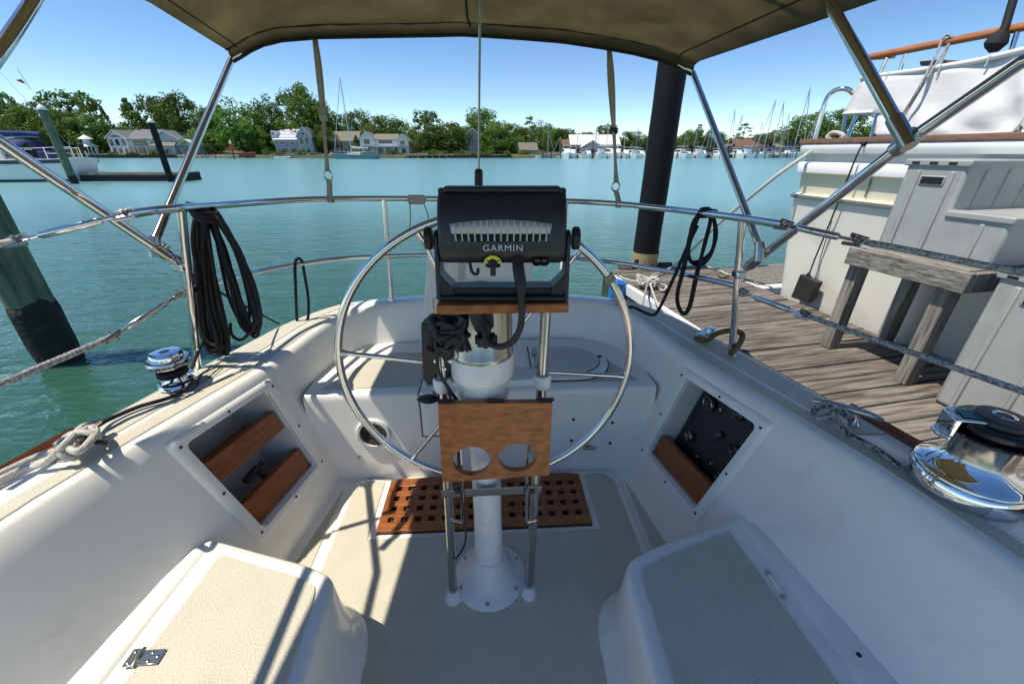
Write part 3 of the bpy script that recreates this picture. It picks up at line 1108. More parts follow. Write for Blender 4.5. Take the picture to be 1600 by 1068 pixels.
hood = MB().lathe([(.001, .05), (.018, .047), (.032, .036), (.039, .015), (.040, -.01), (.036, -.04)], at(694, 512, Y=.95), n=28)
hood.build('cable_hood', black_plastic, ib)


# ------------------------------------------------------------------ winches
def winch(name, label, c, k, big):
    w = thing(name, label, 'winch', c)
    c = V(c)
    x, y, z = c
    if not big:
        MB().lathe([(.058, 0), (.060, .006), (.056, .016), (.046, .020)], c, n=32).build('base', chrome, w)
        MB().lathe([(.044, .019), (.039, .030), (.036, .05), (.038, .075), (.044, .082)], c, n=32, capb=False).build('drum', chrome, w, angle=60)
        MB().lathe([(.046, .080), (.066, .088), (.066, .092), (.05, .096), (.05, .100), (.066, .104), (.064, .110), (.052, .113)], c, n=32).build('rope_jaws', steel, w)
        MB().lathe([(.050, .112), (.051, .128), (.046, .136), (.034, .139), (.016, .139), (.014, .130)], c, n=32).build('cap', chrome, w)
        MB().lathe([(.013, .130), (.013, .1395), (.008, .1397)], c, n=8).build('socket', black_gloss, w)
        wr = MB()
        for j in range(2):
            wr.tube([c + V((.043 * cos(a), .043 * sin(a), .05 + .012 * j + .003 * sin(a))) for a in [2 * pi * q / 24 for q in range(24)]], .006, 8, closed=True)
        wr.build('wrapped_line', black_rope, w)
    else:
        MB().lathe([(.112, 0), (.114, .010), (.111, .040), (.107, .045), (.109, .049), (.106, .055), (.095, .060), (.074, .075), (.066, .088), (.063, .094)], c, n=56).build('base', chrome, w, angle=60)
        MB().lathe([(.063, .093), (.060, .10), (.0595, .15), (.062, .158)], c, n=48).build('drum', steel_dull, w, angle=60)
        MB().lathe([(.055, .150), (.066, .156), (.079, .166), (.080, .172), (.064, .178), (.064, .184), (.080, .190), (.080, .198), (.074, .203), (.05, .204)], c, n=48).build('rope_jaws', black_gloss, w)
        MB().lathe([(.052, .203), (.052, .214), (.048, .220), (.022, .221)], c, n=40).build('cap', black_plastic, w)
        MB().lathe([(.022, .218), (.022, .223), (.015, .2235), (.014, .212)], c, n=24).build('socket_ring', chrome, w)
        # self tailing arm
        d = V((-.93, .36, 0)).normalized()
        e = V((-d.y, d.x, 0))

        def a_(r, t, zz):
            return c + d * r + e * t + V((0, 0, zz))
        am = MB()
        am.hexa([a_(.03, -.03, .206), a_(.095, -.032, .200), a_(.095, .032, .200), a_(.03, .03, .206), a_(.03, -.03, .213), a_(.092, -.030, .208), a_(.092, .030, .208), a_(.03, .03, .213)])
        am.hexa([a_(.086, -.032, .152), a_(.096, -.030, .152), a_(.096, .030, .152), a_(.086, .032, .152), a_(.084, -.032, .204), a_(.097, -.030, .204), a_(.097, .030, .204), a_(.084, .032, .204)])
        am.tube([a_(.088, -.03, .152), a_(.102, -.012, .150), a_(.104, .012, .150), a_(.088, .032, .152)], .0075, 10)
        am.build('stripper_arm', chrome, w, bevel=.003)
        MB().slab([a_(.045, -.02, .2135), a_(.08, -.02, .2105), a_(.08, .02, .2105), a_(.045, .02, .2135)], (0, 0, .0012)).build('badge', M('teal_badge', (.02, .16, .16), .35), w)
    return w


winch('winch', 'small chrome winch with black line on the left coaming beside the rope coil', at(278, 600, z=1.155), 1, False)
winch('winch', 'big chrome self tailing winch with black jaws on the right coaming', at(1500, 757, z=1.155), 1, True)


# ------------------------------------------------------------------ cleats and ropes on the decks
def cleat(label, a, b):
    a, b = V(a), V(b)
    m = (a + b) / 2
    d = (b - a).normalized()
    t = thing('cleat', label, 'cleat', m)
    pts = [a + V((0, 0, .040)), m - d * .05 + V((0, 0, .045)), m + d * .05 + V((0, 0, .045)), b + V((0, 0, .040))]
    MB().tube(smooth_path(pts, 5), [.006 + .006 * min(1, 3 * min(k, 15 - k) / 15) for k in range(16)], 10).build('horns', steel_dull, t)
    for s in (-1, 1):
        MB().tube([m + d * s * .03 + V((0, 0, .0)), m + d * s * .03 + V((0, 0, .012)), m + d * s * .027 + V((0, 0, .044))], [.019, .011, .010], 12).build('foot', steel_dull, t)
    return t, m, d


cleat('steel cleat on the left side deck almost hidden under cream dock line', at(105, 712, z=1.16), at(160, 678, z=1.16))
cleat('grey horn cleat with flecked rope on the right side deck', at(1262, 640, z=1.16), at(1372, 672, z=1.16))


def rope(name, pts, r, mat, label, cat='rope', sub=6, group=None):
    o = MB().tube(smooth_path(pts, sub), r, 9).build(name, mat)
    return tag(o, label, cat, group)


p = [at(-60, 775, z=1.165), at(-10, 745, z=1.17), at(60, 712, z=1.175), at(95, 702, z=1.185), at(130, 690, z=1.20), at(148, 678, z=1.21), at(138, 668, z=1.215), at(115, 685, z=1.22), at(95, 705, z=1.21), at(110, 715, z=1.185),
     at(135, 697, z=1.18), at(152, 686, z=1.20), at(140, 676, z=1.225), at(112, 678, z=1.22), at(100, 690, z=1.20), at(120, 705, z=1.225), at(140, 690, z=1.225), at(150, 672, z=1.21), at(132, 665, z=1.20), at(105, 690, z=1.23), at(70, 722, z=1.18), at(30, 735, z=1.167), at(-40, 770, z=1.166)]
rope('dock_line', p, .0095, white_rope, 'cream braided dock line wound round the cleat on the left side deck')
p = [at(296, 588, z=1.20), at(300, 596, z=1.19), at(285, 612, z=1.175), at(262, 622, z=1.168), at(220, 634, z=1.164), at(185, 648, z=1.164), at(160, 660, z=1.17), at(138, 676, z=1.19), at(128, 690, z=1.225), at(145, 690, z=1.21), at(168, 691, z=1.195)]
rope('winch_line', p, .007, black_rope, 'black line leading from the small winch to the left cleat')
p = [at(300, 590, z=1.21), at(285, 597, z=1.20), at(262, 600, z=1.19), at(255, 606, z=1.17), at(275, 616, z=1.162), at(305, 605, z=1.162), at(315, 585, z=1.162), at(345, 572, z=1.162), at(325, 590, z=1.162)]
rope('line_tail', p, .0025, black_rope, 'thin black tail of line lying on deck round the foot of the small winch')
rg = random.Random(3)
m1, m2 = at(1290, 650, z=1.20), at(1335, 660, z=1.20)
p = [at(1405, 728, z=1.166), at(1375, 705, z=1.166), at(1345, 688, z=1.168), at(1318, 672, z=1.175)]
d = (m2 - m1).normalized()
e = V((-d.y, d.x, 0))
c = (m1 + m2) / 2 - d * .02
for k in range(20):
    a = k * 1.3
    p.append(c + d * (.045 * cos(a * .5 + .6)) + e * (.024 * cos(a)) + V((0, 0, .012 + .022 * sin(a))))
p.append(c + d * .06 + e * .02)
fleck = M('flecked_grey_rope', (.32, .33, .32), .8, col2=(.05, .05, .05), scale=70, contrast=(.48, .56), bump=.6, bscale=160)
rope('sheet_line', p, .0085, fleck, 'grey rope with dark flecks wrapped on the right horn cleat', sub=5)


def hank(name, label, loops, r, mat, extra=()):
    m = MB()
    for lp in loops:
        m.tube(smooth_path(lp, 6, closed=True), r, 8, closed=True)
    for ex in extra:
        m.tube(smooth_path(ex, 6), r, 8)
    return tag(m.build(name, mat), label, 'rope coil')


rg = random.Random(8)
loops, extra = [], []
j = lambda a: rg.uniform(-a, a)
for k in range(15):
    Y0 = 1.50 + j(.035)
    ctr = [(311, 332), (306, 372), (314, 440), (319, 500), (328, 540), (343, 550), (347, 530), (336, 480), (323, 400), (319, 352)]
    w = rg.uniform(-9, 11)
    e = rg.uniform(-14, 6)
    loops.append([at(x + w * (.25 + .75 * min(1, (y - 320) / 150)) + j(3), y + j(3) + (e if y > 490 else 0), Y=Y0 + j(.012)) for x, y in ctr])
for k in range(13):
    Y0 = 1.53 + j(.035)
    ctr = [(320, 330), (333, 352), (348, 400), (364, 455), (374, 500), (389, 522), (399, 505), (390, 450), (368, 390), (340, 342)]
    w = rg.uniform(-9, 8)
    e = rg.uniform(-14, 6)
    loops.append([at(x + w * (.25 + .75 * min(1, (y - 320) / 150)) + j(3), y + j(3) + (e if y > 470 else 0), Y=Y0 + j(.012)) for x, y in ctr])
extra.append([at(360, 505, Y=1.50), at(362, 522, Y=1.5), at(376, 531, Y=1.5), at(392, 518, Y=1.51)])
for k in range(5):
    c = at(316 + k * 2.2, 326 + k * 3.4, Y=1.50)
    extra.append([c + V((-.040 * cos(q), -.045 * sin(q), .018 * cos(q) + .004 * sin(3 * q))) for q in [2 * pi * z / 9 + .3 for z in range(10)]])
extra.append([at(318, 530, Y=1.48), at(308, 552, Y=1.42), at(300, 575, Y=1.36)])
hank('rope_coil', 'thick coil of black rope hung on the left end of the stern rail', loops, .0062, black_rope, extra)
lp = [[at(462, 452, Y=1.91), at(463, 480, Y=1.9), at(466, 505, Y=1.9), at(480, 500, Y=1.9), at(482, 470, Y=1.93), at(476, 430, Y=1.94), at(472, 409, Y=1.93), at(466, 404, Y=1.91), at(461, 412, Y=1.90)]]
hank('rope_loop', 'slim loop of black rope over the lower stern rail right of the big coil', lp, .0075, black_rope)
tag(MB().tube([at(290, 424, Y=1.44), at(360, 466, Y=1.6), at(436, 506, Y=1.86)], .005, 8).build('tie_line', black_rope), 'thin black line running from the left stanchion down to the stern deck', 'rope')
loops = []
for k in range(3):
    Y0 = 1.76 + j(.02)
    loops.append([at(1102 + j(3), 326, Y=Y0), at(1086 + j(3), 345, Y=Y0), at(1074 + j(3), 380, Y=Y0), at(1080 + j(4), 407, Y=Y0), at(1096 + j(4), 410 + j(4), Y=Y0), at(1112, 395 + j(3), Y=Y0), at(1119 + j(2), 365, Y=Y0), at(1114, 338, Y=Y0)])
for k in range(3):
    Y0 = 1.74 + j(.02)
    loops.append([at(1096 + j(3), 330, Y=Y0), at(1082 + j(3), 365, Y=Y0), at(1066 + j(3), 420, Y=Y0), at(1059 + j(2), 465, Y=Y0), at(1066, 490 + j(3), Y=Y0), at(1077 + j(2), 480, Y=Y0), at(1090 + j(3), 430, Y=Y0), at(1102 + j(3), 380, Y=Y0), at(1110, 340, Y=Y0)])
ex = [[at(1090, 352, Y=1.74), at(1074, 385, Y=1.74), at(1050, 440, Y=1.76), at(1030, 482, Y=1.80), at(1020, 492, Y=1.84), at(1003, 486, Y=1.92), at(990, 480, Y=1.96), at(978, 480, Y=1.98)]]
for k in range(3):
    c = at(1103, 332 + k * 4, Y=1.74)
    ex.append([c + V((-.03, .02, 0)), c + V((-.02, -.03, .01)), c + V((.025, -.03, .01)), c + V((.03, .02, 0)), c + V((0, .035, .01)), c + V((-.03, .01, .0))])
hank('rope_coil', 'loosely looped black rope hung on the right end of the stern rail', loops, .008, black_rope, ex)

# ------------------------------------------------------------------ stern rail, lifelines
rail = thing('stern_rail', 'stainless stern rail with two curved tubes round the back of the cockpit', 'railing', B(0, 1.9, COAM))
tp = [(196, 335, 1.17), (240, 329, 1.28), (283, 325, 1.38), (350, 320, 1.62), (420, 315, 1.85), (495, 311, 2.02), (600, 310, 2.15), (725, 311, 2.2), (880, 314, 2.2), (960, 318, 2.12), (1030, 325, 1.95), (1100, 333, 1.72), (1160, 341, 1.52), (1224, 351, 1.31)]
MB().tube(smooth_path([at(a, b, Y=c) for a, b, c in tp], 6), .0135, 12).build('top_rail', steel, rail)
lp = [(294, 455, 1.41), (330, 443, 1.52), (400, 425, 1.75), (470, 412, 1.93), (540, 403, 2.06), (610, 400, 2.13), (680, 398, 2.18), (770, 397, 2.2), (860, 400, 2.18), (960, 410, 2.09), (1010, 418, 1.97), (1080, 431, 1.75), (1152, 447, 1.53)]
MB().tube(smooth_path([at(a, b, Y=c) for a, b, c in lp], 6), .0115, 12).build('lower_rail', steel, rail)
posts = [((283, 327, 1.38), (308, 575, 1.44)), ((600, 312, 2.15), (612, 470, 2.13)), ((885, 316, 2.2), (872, 470, 2.13)), ((1160, 343, 1.52), (1143, 560, 1.535))]
for (a, b) in posts:
    A, Bp = at(a[0], a[1], Y=a[2]), at(b[0], b[1], Y=b[2])
    MB().tube([Bp - V((0, 0, .01)), A], .0135, 12).build('stanchion', steel, rail)
    MB().lathe([(.035, 0), (.033, .008), (.019, .014), (.017, .03)], Bp - V((0, 0, .012)), n=16).build('post_foot', steel, rail)
MB().box(at(283, 416, Y=1.395), (.04, .045, .03)).build('clamp', steel, rail, bevel=.006)
MB().box(at(1155, 428, Y=1.525), (.04, .045, .03)).build('clamp', steel, rail, bevel=.006)


def lifeline(label, pts, wire_r, cover_from, mat):
    """wire with end fitting and turnbuckle, then braided cover"""
    t = thing('lifeline', label, 'lifeline', pts[0])
    P = [V(p) for p in pts]
    MB().tube(P[2:], wire_r, 10).build('braided_line', mat, t)
    a, b, c = P[0], P[1], P[2]
    d = (c - b).normalized()
    for q in (a, c):
        u = d.orthogonal().normalized()
        w = d.cross(u)
        MB().tube([q - d * .02 + u * .016, q + d * .025 + u * .012, q + d * .025 - u * .012, q - d * .02 - u * .016], .0055, 8).build('toggle', steel_dull, t)
        MB().tube([q - w * .018, q + w * .018], .006, 8).build('pin', steel_dull, t)
    MB().tube([a + d * .01, a + d * .05], .0065, 8).build('fork', steel_dull, t)
    k1, k2 = a.lerp(c, .22), a.lerp(c, .82)
    MB().tube([a, k1], .005, 8).build('screw_rod', steel, t)
    MB().tube([k1, k1.lerp(k2, .06), k1.lerp(k2, .94), k2], [.006, .0105, .0105, .006], 12).build('turnbuckle', steel, t)
    MB().tube([k2, c], .005, 8).build('screw_rod', steel, t)
    return t


lifeline('upper lifeline with steel turnbuckle at the left end of the stern rail', [at(196, 335, Y=1.17), at(185, 338, Y=1.155), at(28, 376, Y=1.075), at(0, 381, Y=1.055), at(-120, 420, Y=.92)], .009, 0, white_rope)
lifeline('lower lifeline with white braid running left from the stanchion', [at(282, 458, Y=1.40), at(270, 466, Y=1.38), at(178, 525, Y=1.18), at(90, 562, Y=1.06), at(0, 600, Y=.93), at(-140, 665, Y=.76)], .0105, 0, grey_rope)
lifeline('upper lifeline with grey braid at the right end of the stern rail', [at(1224, 351, Y=1.31), at(1235, 353, Y=1.29), at(1335, 375, Y=1.10), at(1400, 387, Y=1.05), at(1480, 403, Y=.98), at(1600, 427, Y=.91), at(1720, 450, Y=.82)], .0085, 0, grey_rope)
lifeline('lower lifeline with grey braid running right past the wooden table', [at(1160, 457, Y=1.525), at(1175, 462, Y=1.48), at(1255, 491, Y=1.25), at(1400, 542, Y=1.02), at(1600, 612, Y=.82), at(1700, 646, Y=.75)], .0085, 0, grey_rope)
wr = MB()
for k in range(7):
    c = at(640 + k * 3.6, 312, Y=2.17)
    wr.tube([c + V((.0, .019 * cos(a), .019 * sin(a))) for a in [2 * pi * q / 10 for q in range(10)]], .0065, 6, closed=True)
wr.slab([at(636, 306, Y=2.145), at(664, 306, Y=2.145), at(664, 318, Y=2.145), at(650, 320, Y=2.145), at(637, 316, Y=2.145)], (0, .01, 0))
for a, b in (((640, 318), (639, 362)), ((663, 320), (670, 350))):
    wr.tube(smooth_path([at(*a, Y=2.15), at((a[0] + b[0]) / 2 + 2, (a[1] + b[1]) / 2, Y=2.14), at(*b, Y=2.15)], 4), .0035, 6)
tag(wr.build('canvas_tie', webbing), 'pale canvas tie wrapped on the stern rail left of the plotter', 'tie')
# white rescue bag behind the plotter
rb_ = thing('rescue_bag', 'white vinyl rescue bag on the stern rail behind the plotter', 'bag', at(760, 520, Y=2.05))
f0, b0 = 2.0, 2.12
pb = [(690, 440), (826, 440), (834, 425), (834, 385), (826, 372), (705, 368), (690, 372)]
MB().slab([at(a, b, Y=f0) for a, b in pb], (0, .13, .0)).build('bag_body', white_paint, rb_, bevel=.03, seg=4)
MB().slab([at(668, 376, Y=1.97), at(672, 370, Y=1.97), at(688, 370, Y=1.97), at(691, 380, Y=1.97), at(688, 500, Y=1.97), at(680, 545, Y=1.97), at(654, 545, Y=1.97), at(661, 500, Y=1.97)], (0, .22, 0)).build('side_board', white_paint, rb_, bevel=.012, seg=3)
for xx in (720, 812):
    MB().slab([at(xx - 4, 372, Y=1.985), at(xx + 4, 372, Y=1.985), at(xx + 4, 440, Y=1.985), at(xx - 4, 440, Y=1.985)], (0, .012, 0)).build('bag_strap', white_rope, rb_)

# ------------------------------------------------------------------ backstay with antenna insulator
bs = thing('backstay', 'wire backstay rising from the stern with a black insulator tube', 'backstay', at(748, 330, Y=2.2))
MB().tube([at(748, 340, Y=2.2), at(748, 266, Y=2.15), at(750, 0, Y=1.75), at(752, -260, Y=1.2)], .0048, 8).build('wire', steel_dull, bs)
MB().tube([at(748, 320, Y=2.19), at(748, 267, Y=2.15), at(748, 264, Y=2.148)], [.021, .021, .012], 14).build('insulator', black_plastic, bs)
MB().tube([at(750, 360, Y=2.2), at(750, 466, Y=2.2)], .012, 8).build('turnbuckle', steel_dull, bs)

# ------------------------------------------------------------------ bimini
bim = thing('bimini_top', 'taupe canvas bimini on bent stainless tubes shading the cockpit', 'bimini', at(740, 60, Y=2.3))
Z0 = CAMZ


def pw(tab, t):
    for (a, p), (b, q) in zip(tab, tab[1:]):
        if t <= b:
            return V(p).lerp(V(q), (t - a) / (b - a))
    return V(tab[-1][1])


hem = [(362, 98), (376, 90), (392, 80), (411, 71), (440, 64), (500, 59), (560, 58), (620, 57), (680, 56), (722, 55), (760, 57), (820, 61), (880, 66), (940, 75), (990, 84), (1030, 94), (1058, 105), (1082, 118)]
nh = len(hem)
HY = [2.26 + (2.384 - 2.26) * k / (nh - 1) + .05 * sin(pi * k / (nh - 1)) for k in range(nh)]
hemp = [at(a, b, Y=y) for (a, b), y in zip(hem, HY)]
PE = [(0, (-1.325, 2.26, 0)), (.26, (-1.32, 1.82, .07)), (.65, (-1.29, 1.0, .07)), (1, (-1.31, .12, .04))]
SE = [(0, (.877, 2.384, 0)), (.3, (.965, 1.54, -.02)), (.6, (1.06, 1.0, -.015)), (1, (1.14, .10, -.02))]
arc = [0]
for a, b in zip(hemp, hemp[1:]):
    arc.append(arc[-1] + (b - a).length)
arc = [a / arc[-1] for a in arc]
frm = bpy.context
rowsc = [[p + V((0, .004, 0)) for p in hemp]]
rowsc.append([p + V((0, -.008, .045)) for p in hemp])
for k in range(1, 25):
    t = k / 24
    a, b = pw(PE, t), pw(SE, t)
    row = []
    for s_, h in zip(arc, hemp):
        zl = hemp[0].z + a.z + (hemp[-1].z + b.z - hemp[0].z - a.z) * s_
        crown = h.z - (hemp[0].z + (hemp[-1].z - hemp[0].z) * s_)
        wv = .006 * sin(9 * s_ + 17 * t) + .004 * sin(31 * s_ - 11 * t)
        row.append(V((a.x + (b.x - a.x) * s_, a.y + (b.y - a.y) * s_ + .05 * sin(pi * s_) * (1 - t), zl + crown * (1 + .35 * sin(pi * min(1, t * 1.1))) + .045 + wv * sin(pi * s_))))
    rowsc.append(row)
MB().grid(rowsc).build('canopy', canvas, bim, angle=70, solid=.003)
MB().tube(hemp, .007, 8).build('hem_binding', canvas_edge, bim)
rg = random.Random(2)
MB().tube([p + V((0, -.016 + rg.uniform(-.002, .002), -.001 + rg.uniform(-.002, .003))) for p in smooth_path(rowsc[1], 3)], .005, 6).build('hem_seam', canvas_edge, bim)
for kx in (1, nh - 2):
    MB().tube([r[kx] + V((0, 0, -.006)) for r in rowsc[1:]], .003, 6).build('side_seam', canvas_edge, bim)
zc = 9
MB().tube([r[zc].lerp(r[zc + 1], .35) + V((0, 0, -.008)) for r in rowsc[1:]], .006, 6).build('zip', canvas_edge, bim)


def tubepart(name, pts, r=.0125, sub=6, n=14):
    return MB().tube(smooth_path(pts, sub), r, n).build(name, steel, bim)


# aft bow inside the hem
ab = [at(240, 380, Y=1.36)] + [hemp[0] + V((0, 0, .01))] + [p + V((0, .024, .022)) for p in hemp[2:-2]] + [hemp[-1] + V((0, 0, .01))] + [at(1188, 388, Y=1.45)]
MB().tube([ab[0]] + [ab[0].lerp(ab[1], t) for t in (.5,)] + smooth_path(ab[1:-1], 4) + [ab[-1].lerp(ab[-2], .5), ab[-1]], .0135, 14).build('aft_bow', steel, bim)
# main bow legs
pl_ = [at(285, 415, Y=1.41), at(0, 222, Y=1.075)]
dpl = pl_[1] - pl_[0]
sl_ = [at(1166, 419, Y=1.53), at(1415, 222, Y=1.12)]
top_p = V((-1.28, .14, Z0 + .40))
mfl = at(1600, 95, Y=1.0)
top_s = V((1.12, .12, Z0 + .35))
crn = []
for k in range(1, 12):
    s_ = k / 12
    q = top_p.lerp(top_s, s_)
    crn.append(q + V((0, 0, .12 * sin(pi * s_) ** .6)))
MB().tube([pl_[0], pl_[0].lerp(pl_[1], .5), pl_[1], pl_[0] + dpl * 1.6] + smooth_path([top_p] + crn + [top_s], 3) + [mfl, sl_[1], sl_[0].lerp(sl_[1], .5), sl_[0]], .0145, 14).build('main_bow', steel, bim)
# middle bow
mb0, mb1 = at(-70, 175, Y=.985), at(1413, 214, Y=1.11)
mp = [at(0, 80, Y=1.12), at(50, 5, Y=1.30)]
ms = [at(1350, 100, Y=1.28), at(1302, 15, Y=1.45), at(1275, -40, Y=1.55)]
mt = [V((-1.215, 1.42, Z0 + .475)), V((-1.04, 1.50, Z0 + .54)), V((-.5, 1.58, Z0 + .58)), V((0, 1.64, Z0 + .575)), V((.5, 1.64, Z0 + .55)), V((.80, 1.62, Z0 + .48))]
MB().tube(smooth_path([mb0] + mp + mt + ms[::-1] + [mb1], 5), .0145, 14).build('middle_bow', steel, bim)


def knuckle(p, d, name='hinge_joint'):
    p, d = V(p), V(d).normalized()
    k = MB().tube([p - d * .03, p + d * .03], .020, 14)
    k.tube([p, p + d.orthogonal().normalized() * .03], .012, 10)
    k.build(name, steel_dull, bim, bevel=.003)


d1 = (pl_[1] - pl_[0]).normalized()
knuckle(pl_[0].lerp(pl_[1], .17), d1)
knuckle(pl_[0].lerp(pl_[1], .03), d1, 'end_fitting')
d2 = (sl_[1] - sl_[0]).normalized()
knuckle(sl_[0].lerp(sl_[1], .08), d2)
knuckle(sl_[1], d2)
for q in (ab[0], ab[-1]):
    MB().tube([q + V((0, -.01, -.045)), q + V((0, 0, -.01)), q + V((0, .012, .02))], .017, 12).build('eye_end', steel_dull, bim)
for q, d in ((mb1, (ms[0] - mb1).normalized()),):
    MB().tube([q - d * .03, q + d * .06], .0185, 12).build('eye_end', steel_dull, bim)
# webbing straps down to the rail
for pp in ([(492, 62, 2.27), (498, 110, 2.22), (504, 170, 2.17), (508, 225, 2.11), (511, 266, 2.07)], [(952, 80, 2.36), (955, 130, 2.30), (958, 190, 2.24), (961, 245, 2.18), (963, 284, 2.14)]):
    P = smooth_path([at(a, b, Y=c) for a, b, c in pp], 4)
    m = MB()
    left = pp[0][0] < 800
    wv = [.012 + .005 * sin(k * .4) for k in range(len(P))]
    m.grid([[p + V((-w, .004 * sin(k * .5), 0)), p + V((w, -.004 * sin(k * .5), 0))] for k, (p, w) in enumerate(zip(P, wv))])
    so_ = m.build('strap', webbing, bim, solid=.004)
    e = P[-1]
    MB().tube([e + V((.02 * cos(a), 0, -.022 + .022 * sin(a))) for a in [2 * pi * k / 16 for k in range(16)]], .004, 8, closed=True).build('ring', steel_dull, so_)
    kk = len(P) * 5 // 9
    MB().box(P[kk], (.036, .014, .03)).build('buckle', canvas_edge if not left else webbing, so_, bevel=.003)
    if left:
        r_ = at(517, 311, Y=2.045)
    else:
        r_ = at(966, 319, Y=2.11)
    m = MB().grid([[q + V((-.013, 0, 0)), q + V((.013, 0, 0))] for q in smooth_path([e + V((0, 0, -.04)), e.lerp(r_, .6), r_ + V((0, -.016, 0)), r_ + V((0, -.012, -.016)), r_ + V((0, .014, -.012))], 4)])
    m.build('strap_end', webbing, so_, solid=.004)
# ================================================================== water
def water_mat():
    m, nt, p = nodes_of('harbour_water')
    N, L = nt.nodes.new, nt.links.new
    p.inputs['Roughness'].default_value = .06
    p.inputs['IOR'].default_value = 1.333
    p.inputs['Specular IOR Level'].default_value = .5
    tc = N('ShaderNodeTexCoord')
    mp = N('ShaderNodeMapping')
    mp.inputs['Scale'].default_value = (.62, 1.5, 1)
    mp.inputs['Rotation'].default_value = (0, 0, R(8))
    L(tc.outputs['Object'], mp.inputs[0])
    w1 = N('ShaderNodeTexNoise')
    w1.inputs['Scale'].default_value = 1.5
    w1.inputs['Detail'].default_value = 5
    w1.inputs['Roughness'].default_value = .56
    w1.inputs['Distortion'].default_value = .5
    L(mp.outputs[0], w1.inputs[0])
    w2 = N('ShaderNodeTexNoise')
    w2.inputs['Scale'].default_value = 5.5
    w2.inputs['Detail'].default_value = 3
    w2.inputs['Distortion'].default_value = .4
    L(mp.outputs[0], w2.inputs[0])
    add = N('ShaderNodeMath')
    add.operation = 'MULTIPLY_ADD'
    add.inputs[1].default_value = .42
    L(w2.outputs[0], add.inputs[0])
    L(w1.outputs[0], add.inputs[2])
    bp = N('ShaderNodeBump')
    bp.inputs['Strength'].default_value = 1
    bp.inputs['Distance'].default_value = .075
    L(add.outputs[0], bp.inputs['Height'])
    L(bp.outputs[0], p.inputs['Normal'])
    big = N('ShaderNodeTexNoise')
    big.inputs['Scale'].default_value = .06
    big.inputs['Detail'].default_value = 5
    L(tc.outputs['Object'], big.inputs[0])
    # sheltered, green by the dock; ruffled creek beyond, paler blue painting in sky reflection
    sep = N('ShaderNodeSeparateXYZ')
    L(tc.outputs['Object'], sep.inputs[0])
    far = N('ShaderNodeMapRange')
    far.interpolation_type = 'SMOOTHSTEP'
    far.inputs[1].default_value = 2
    far.inputs[2].default_value = 22
    L(sep.outputs['Y'], far.inputs[0])
    rr = N('ShaderNodeMapRange')
    rr.inputs[3].default_value = .05
    rr.inputs[4].default_value = .2
    L(far.outputs[0], rr.inputs[0])
    L(rr.outputs[0], p.inputs['Roughness'])
    mx = N('ShaderNodeMix')
    mx.data_type = 'RGBA'
    mx.inputs[6].default_value = (.022, .078, .052, 1)
    mx.inputs[7].default_value = (.04, .125, .085, 1)
    L(big.outputs[0], mx.inputs[0])
    mx2 = N('ShaderNodeMix')
    mx2.data_type = 'RGBA'
    mx2.inputs[7].default_value = (.165, .35, .365, 1)
    L(far.outputs[0], mx2.inputs[0])
    L(mx.outputs[2], mx2.inputs[6])
    L(mx2.outputs[2], p.inputs['Base Color'])
    p.inputs['Subsurface Weight'].default_value = 1
    p.inputs['Subsurface Radius'].default_value = (.25, .8, .6)
    p.inputs['Subsurface Scale'].default_value = 1.0
    return m


wat = MB().add([(-900, -60, 0), (900, -60, 0), (900, 700, 0), (-900, 700, 0)], [(0, 1, 2, 3)]).build('water', water_mat(), base=(0, 0, 0))
wat['kind'] = 'structure'

# ================================================================== dock (turned 12 degrees), planks one by one
DYAW = R(12)
DZ = .70
DO = V((1.63, 2.10, DZ))
dex, dey, dez = V((cos(DYAW), sin(DYAW), 0)), V((-sin(DYAW), cos(DYAW), 0)), V((0, 0, 1))


def D(a, b, z=0):
    return DO + dex * a + dey * b + dez * z


wood = M('weathered_dock_wood', (.255, .222, .185), .85, col2=(.065, .052, .042), scale=2.6, stretch=(1.0, 14, 14), detail=8, contrast=(.36, .62), rnd=.2, bump=.5, bscale=12, bdist=.006)
wood_grey = M('silvered_timber', (.36, .335, .295), .85, col2=(.085, .075, .062), scale=3.4, stretch=(22, 22, 1.0), detail=7, contrast=(.36, .66), rnd=.1, bump=.5, bscale=9, bdist=.006)
wood_grey_y = M('silvered_timber_lengthwise', (.36, .335, .295), .85, col2=(.085, .075, .062), scale=3.4, stretch=(22, 1.0, 22), detail=7, contrast=(.36, .66), rnd=.1, bump=.5, bscale=9, bdist=.006)
dock = thing('dock', 'weathered wooden finger dock of grey brown planks beside the cockpit', 'dock', DO, rotz=DYAW)
PW = .142
pm = MB().box((.63, 0, -.02), (1.27, PW - .009, .04))
me_o = pm.build('plank', wood, None, bevel=.004, base=(0, 0, 0))
rg = random.Random(4)
n0 = -24
for k in range(n0, 18):
    o = me_o if k == n0 else me_o.copy()
    if k != n0:
        COL.objects.link(o)
    o.parent = dock
    o.location = (rg.uniform(-.006, .006), k * PW, rg.uniform(-.003, .003))
    o.rotation_euler = (rg.uniform(-.012, .012), rg.uniform(-.003, .003), rg.uniform(-.003, .003))


def local(o):
    return o


def dpart(mb, name, mat, **k):
    """part of the dock given in world coordinates"""
    inv = Matrix.Rotation(-DYAW, 3, 'Z')
    q = MB()
    q.v = [inv @ (v - DO) + DO for v in mb.v]
    q.f = mb.f
    return q.build(name, mat, dock, **k)


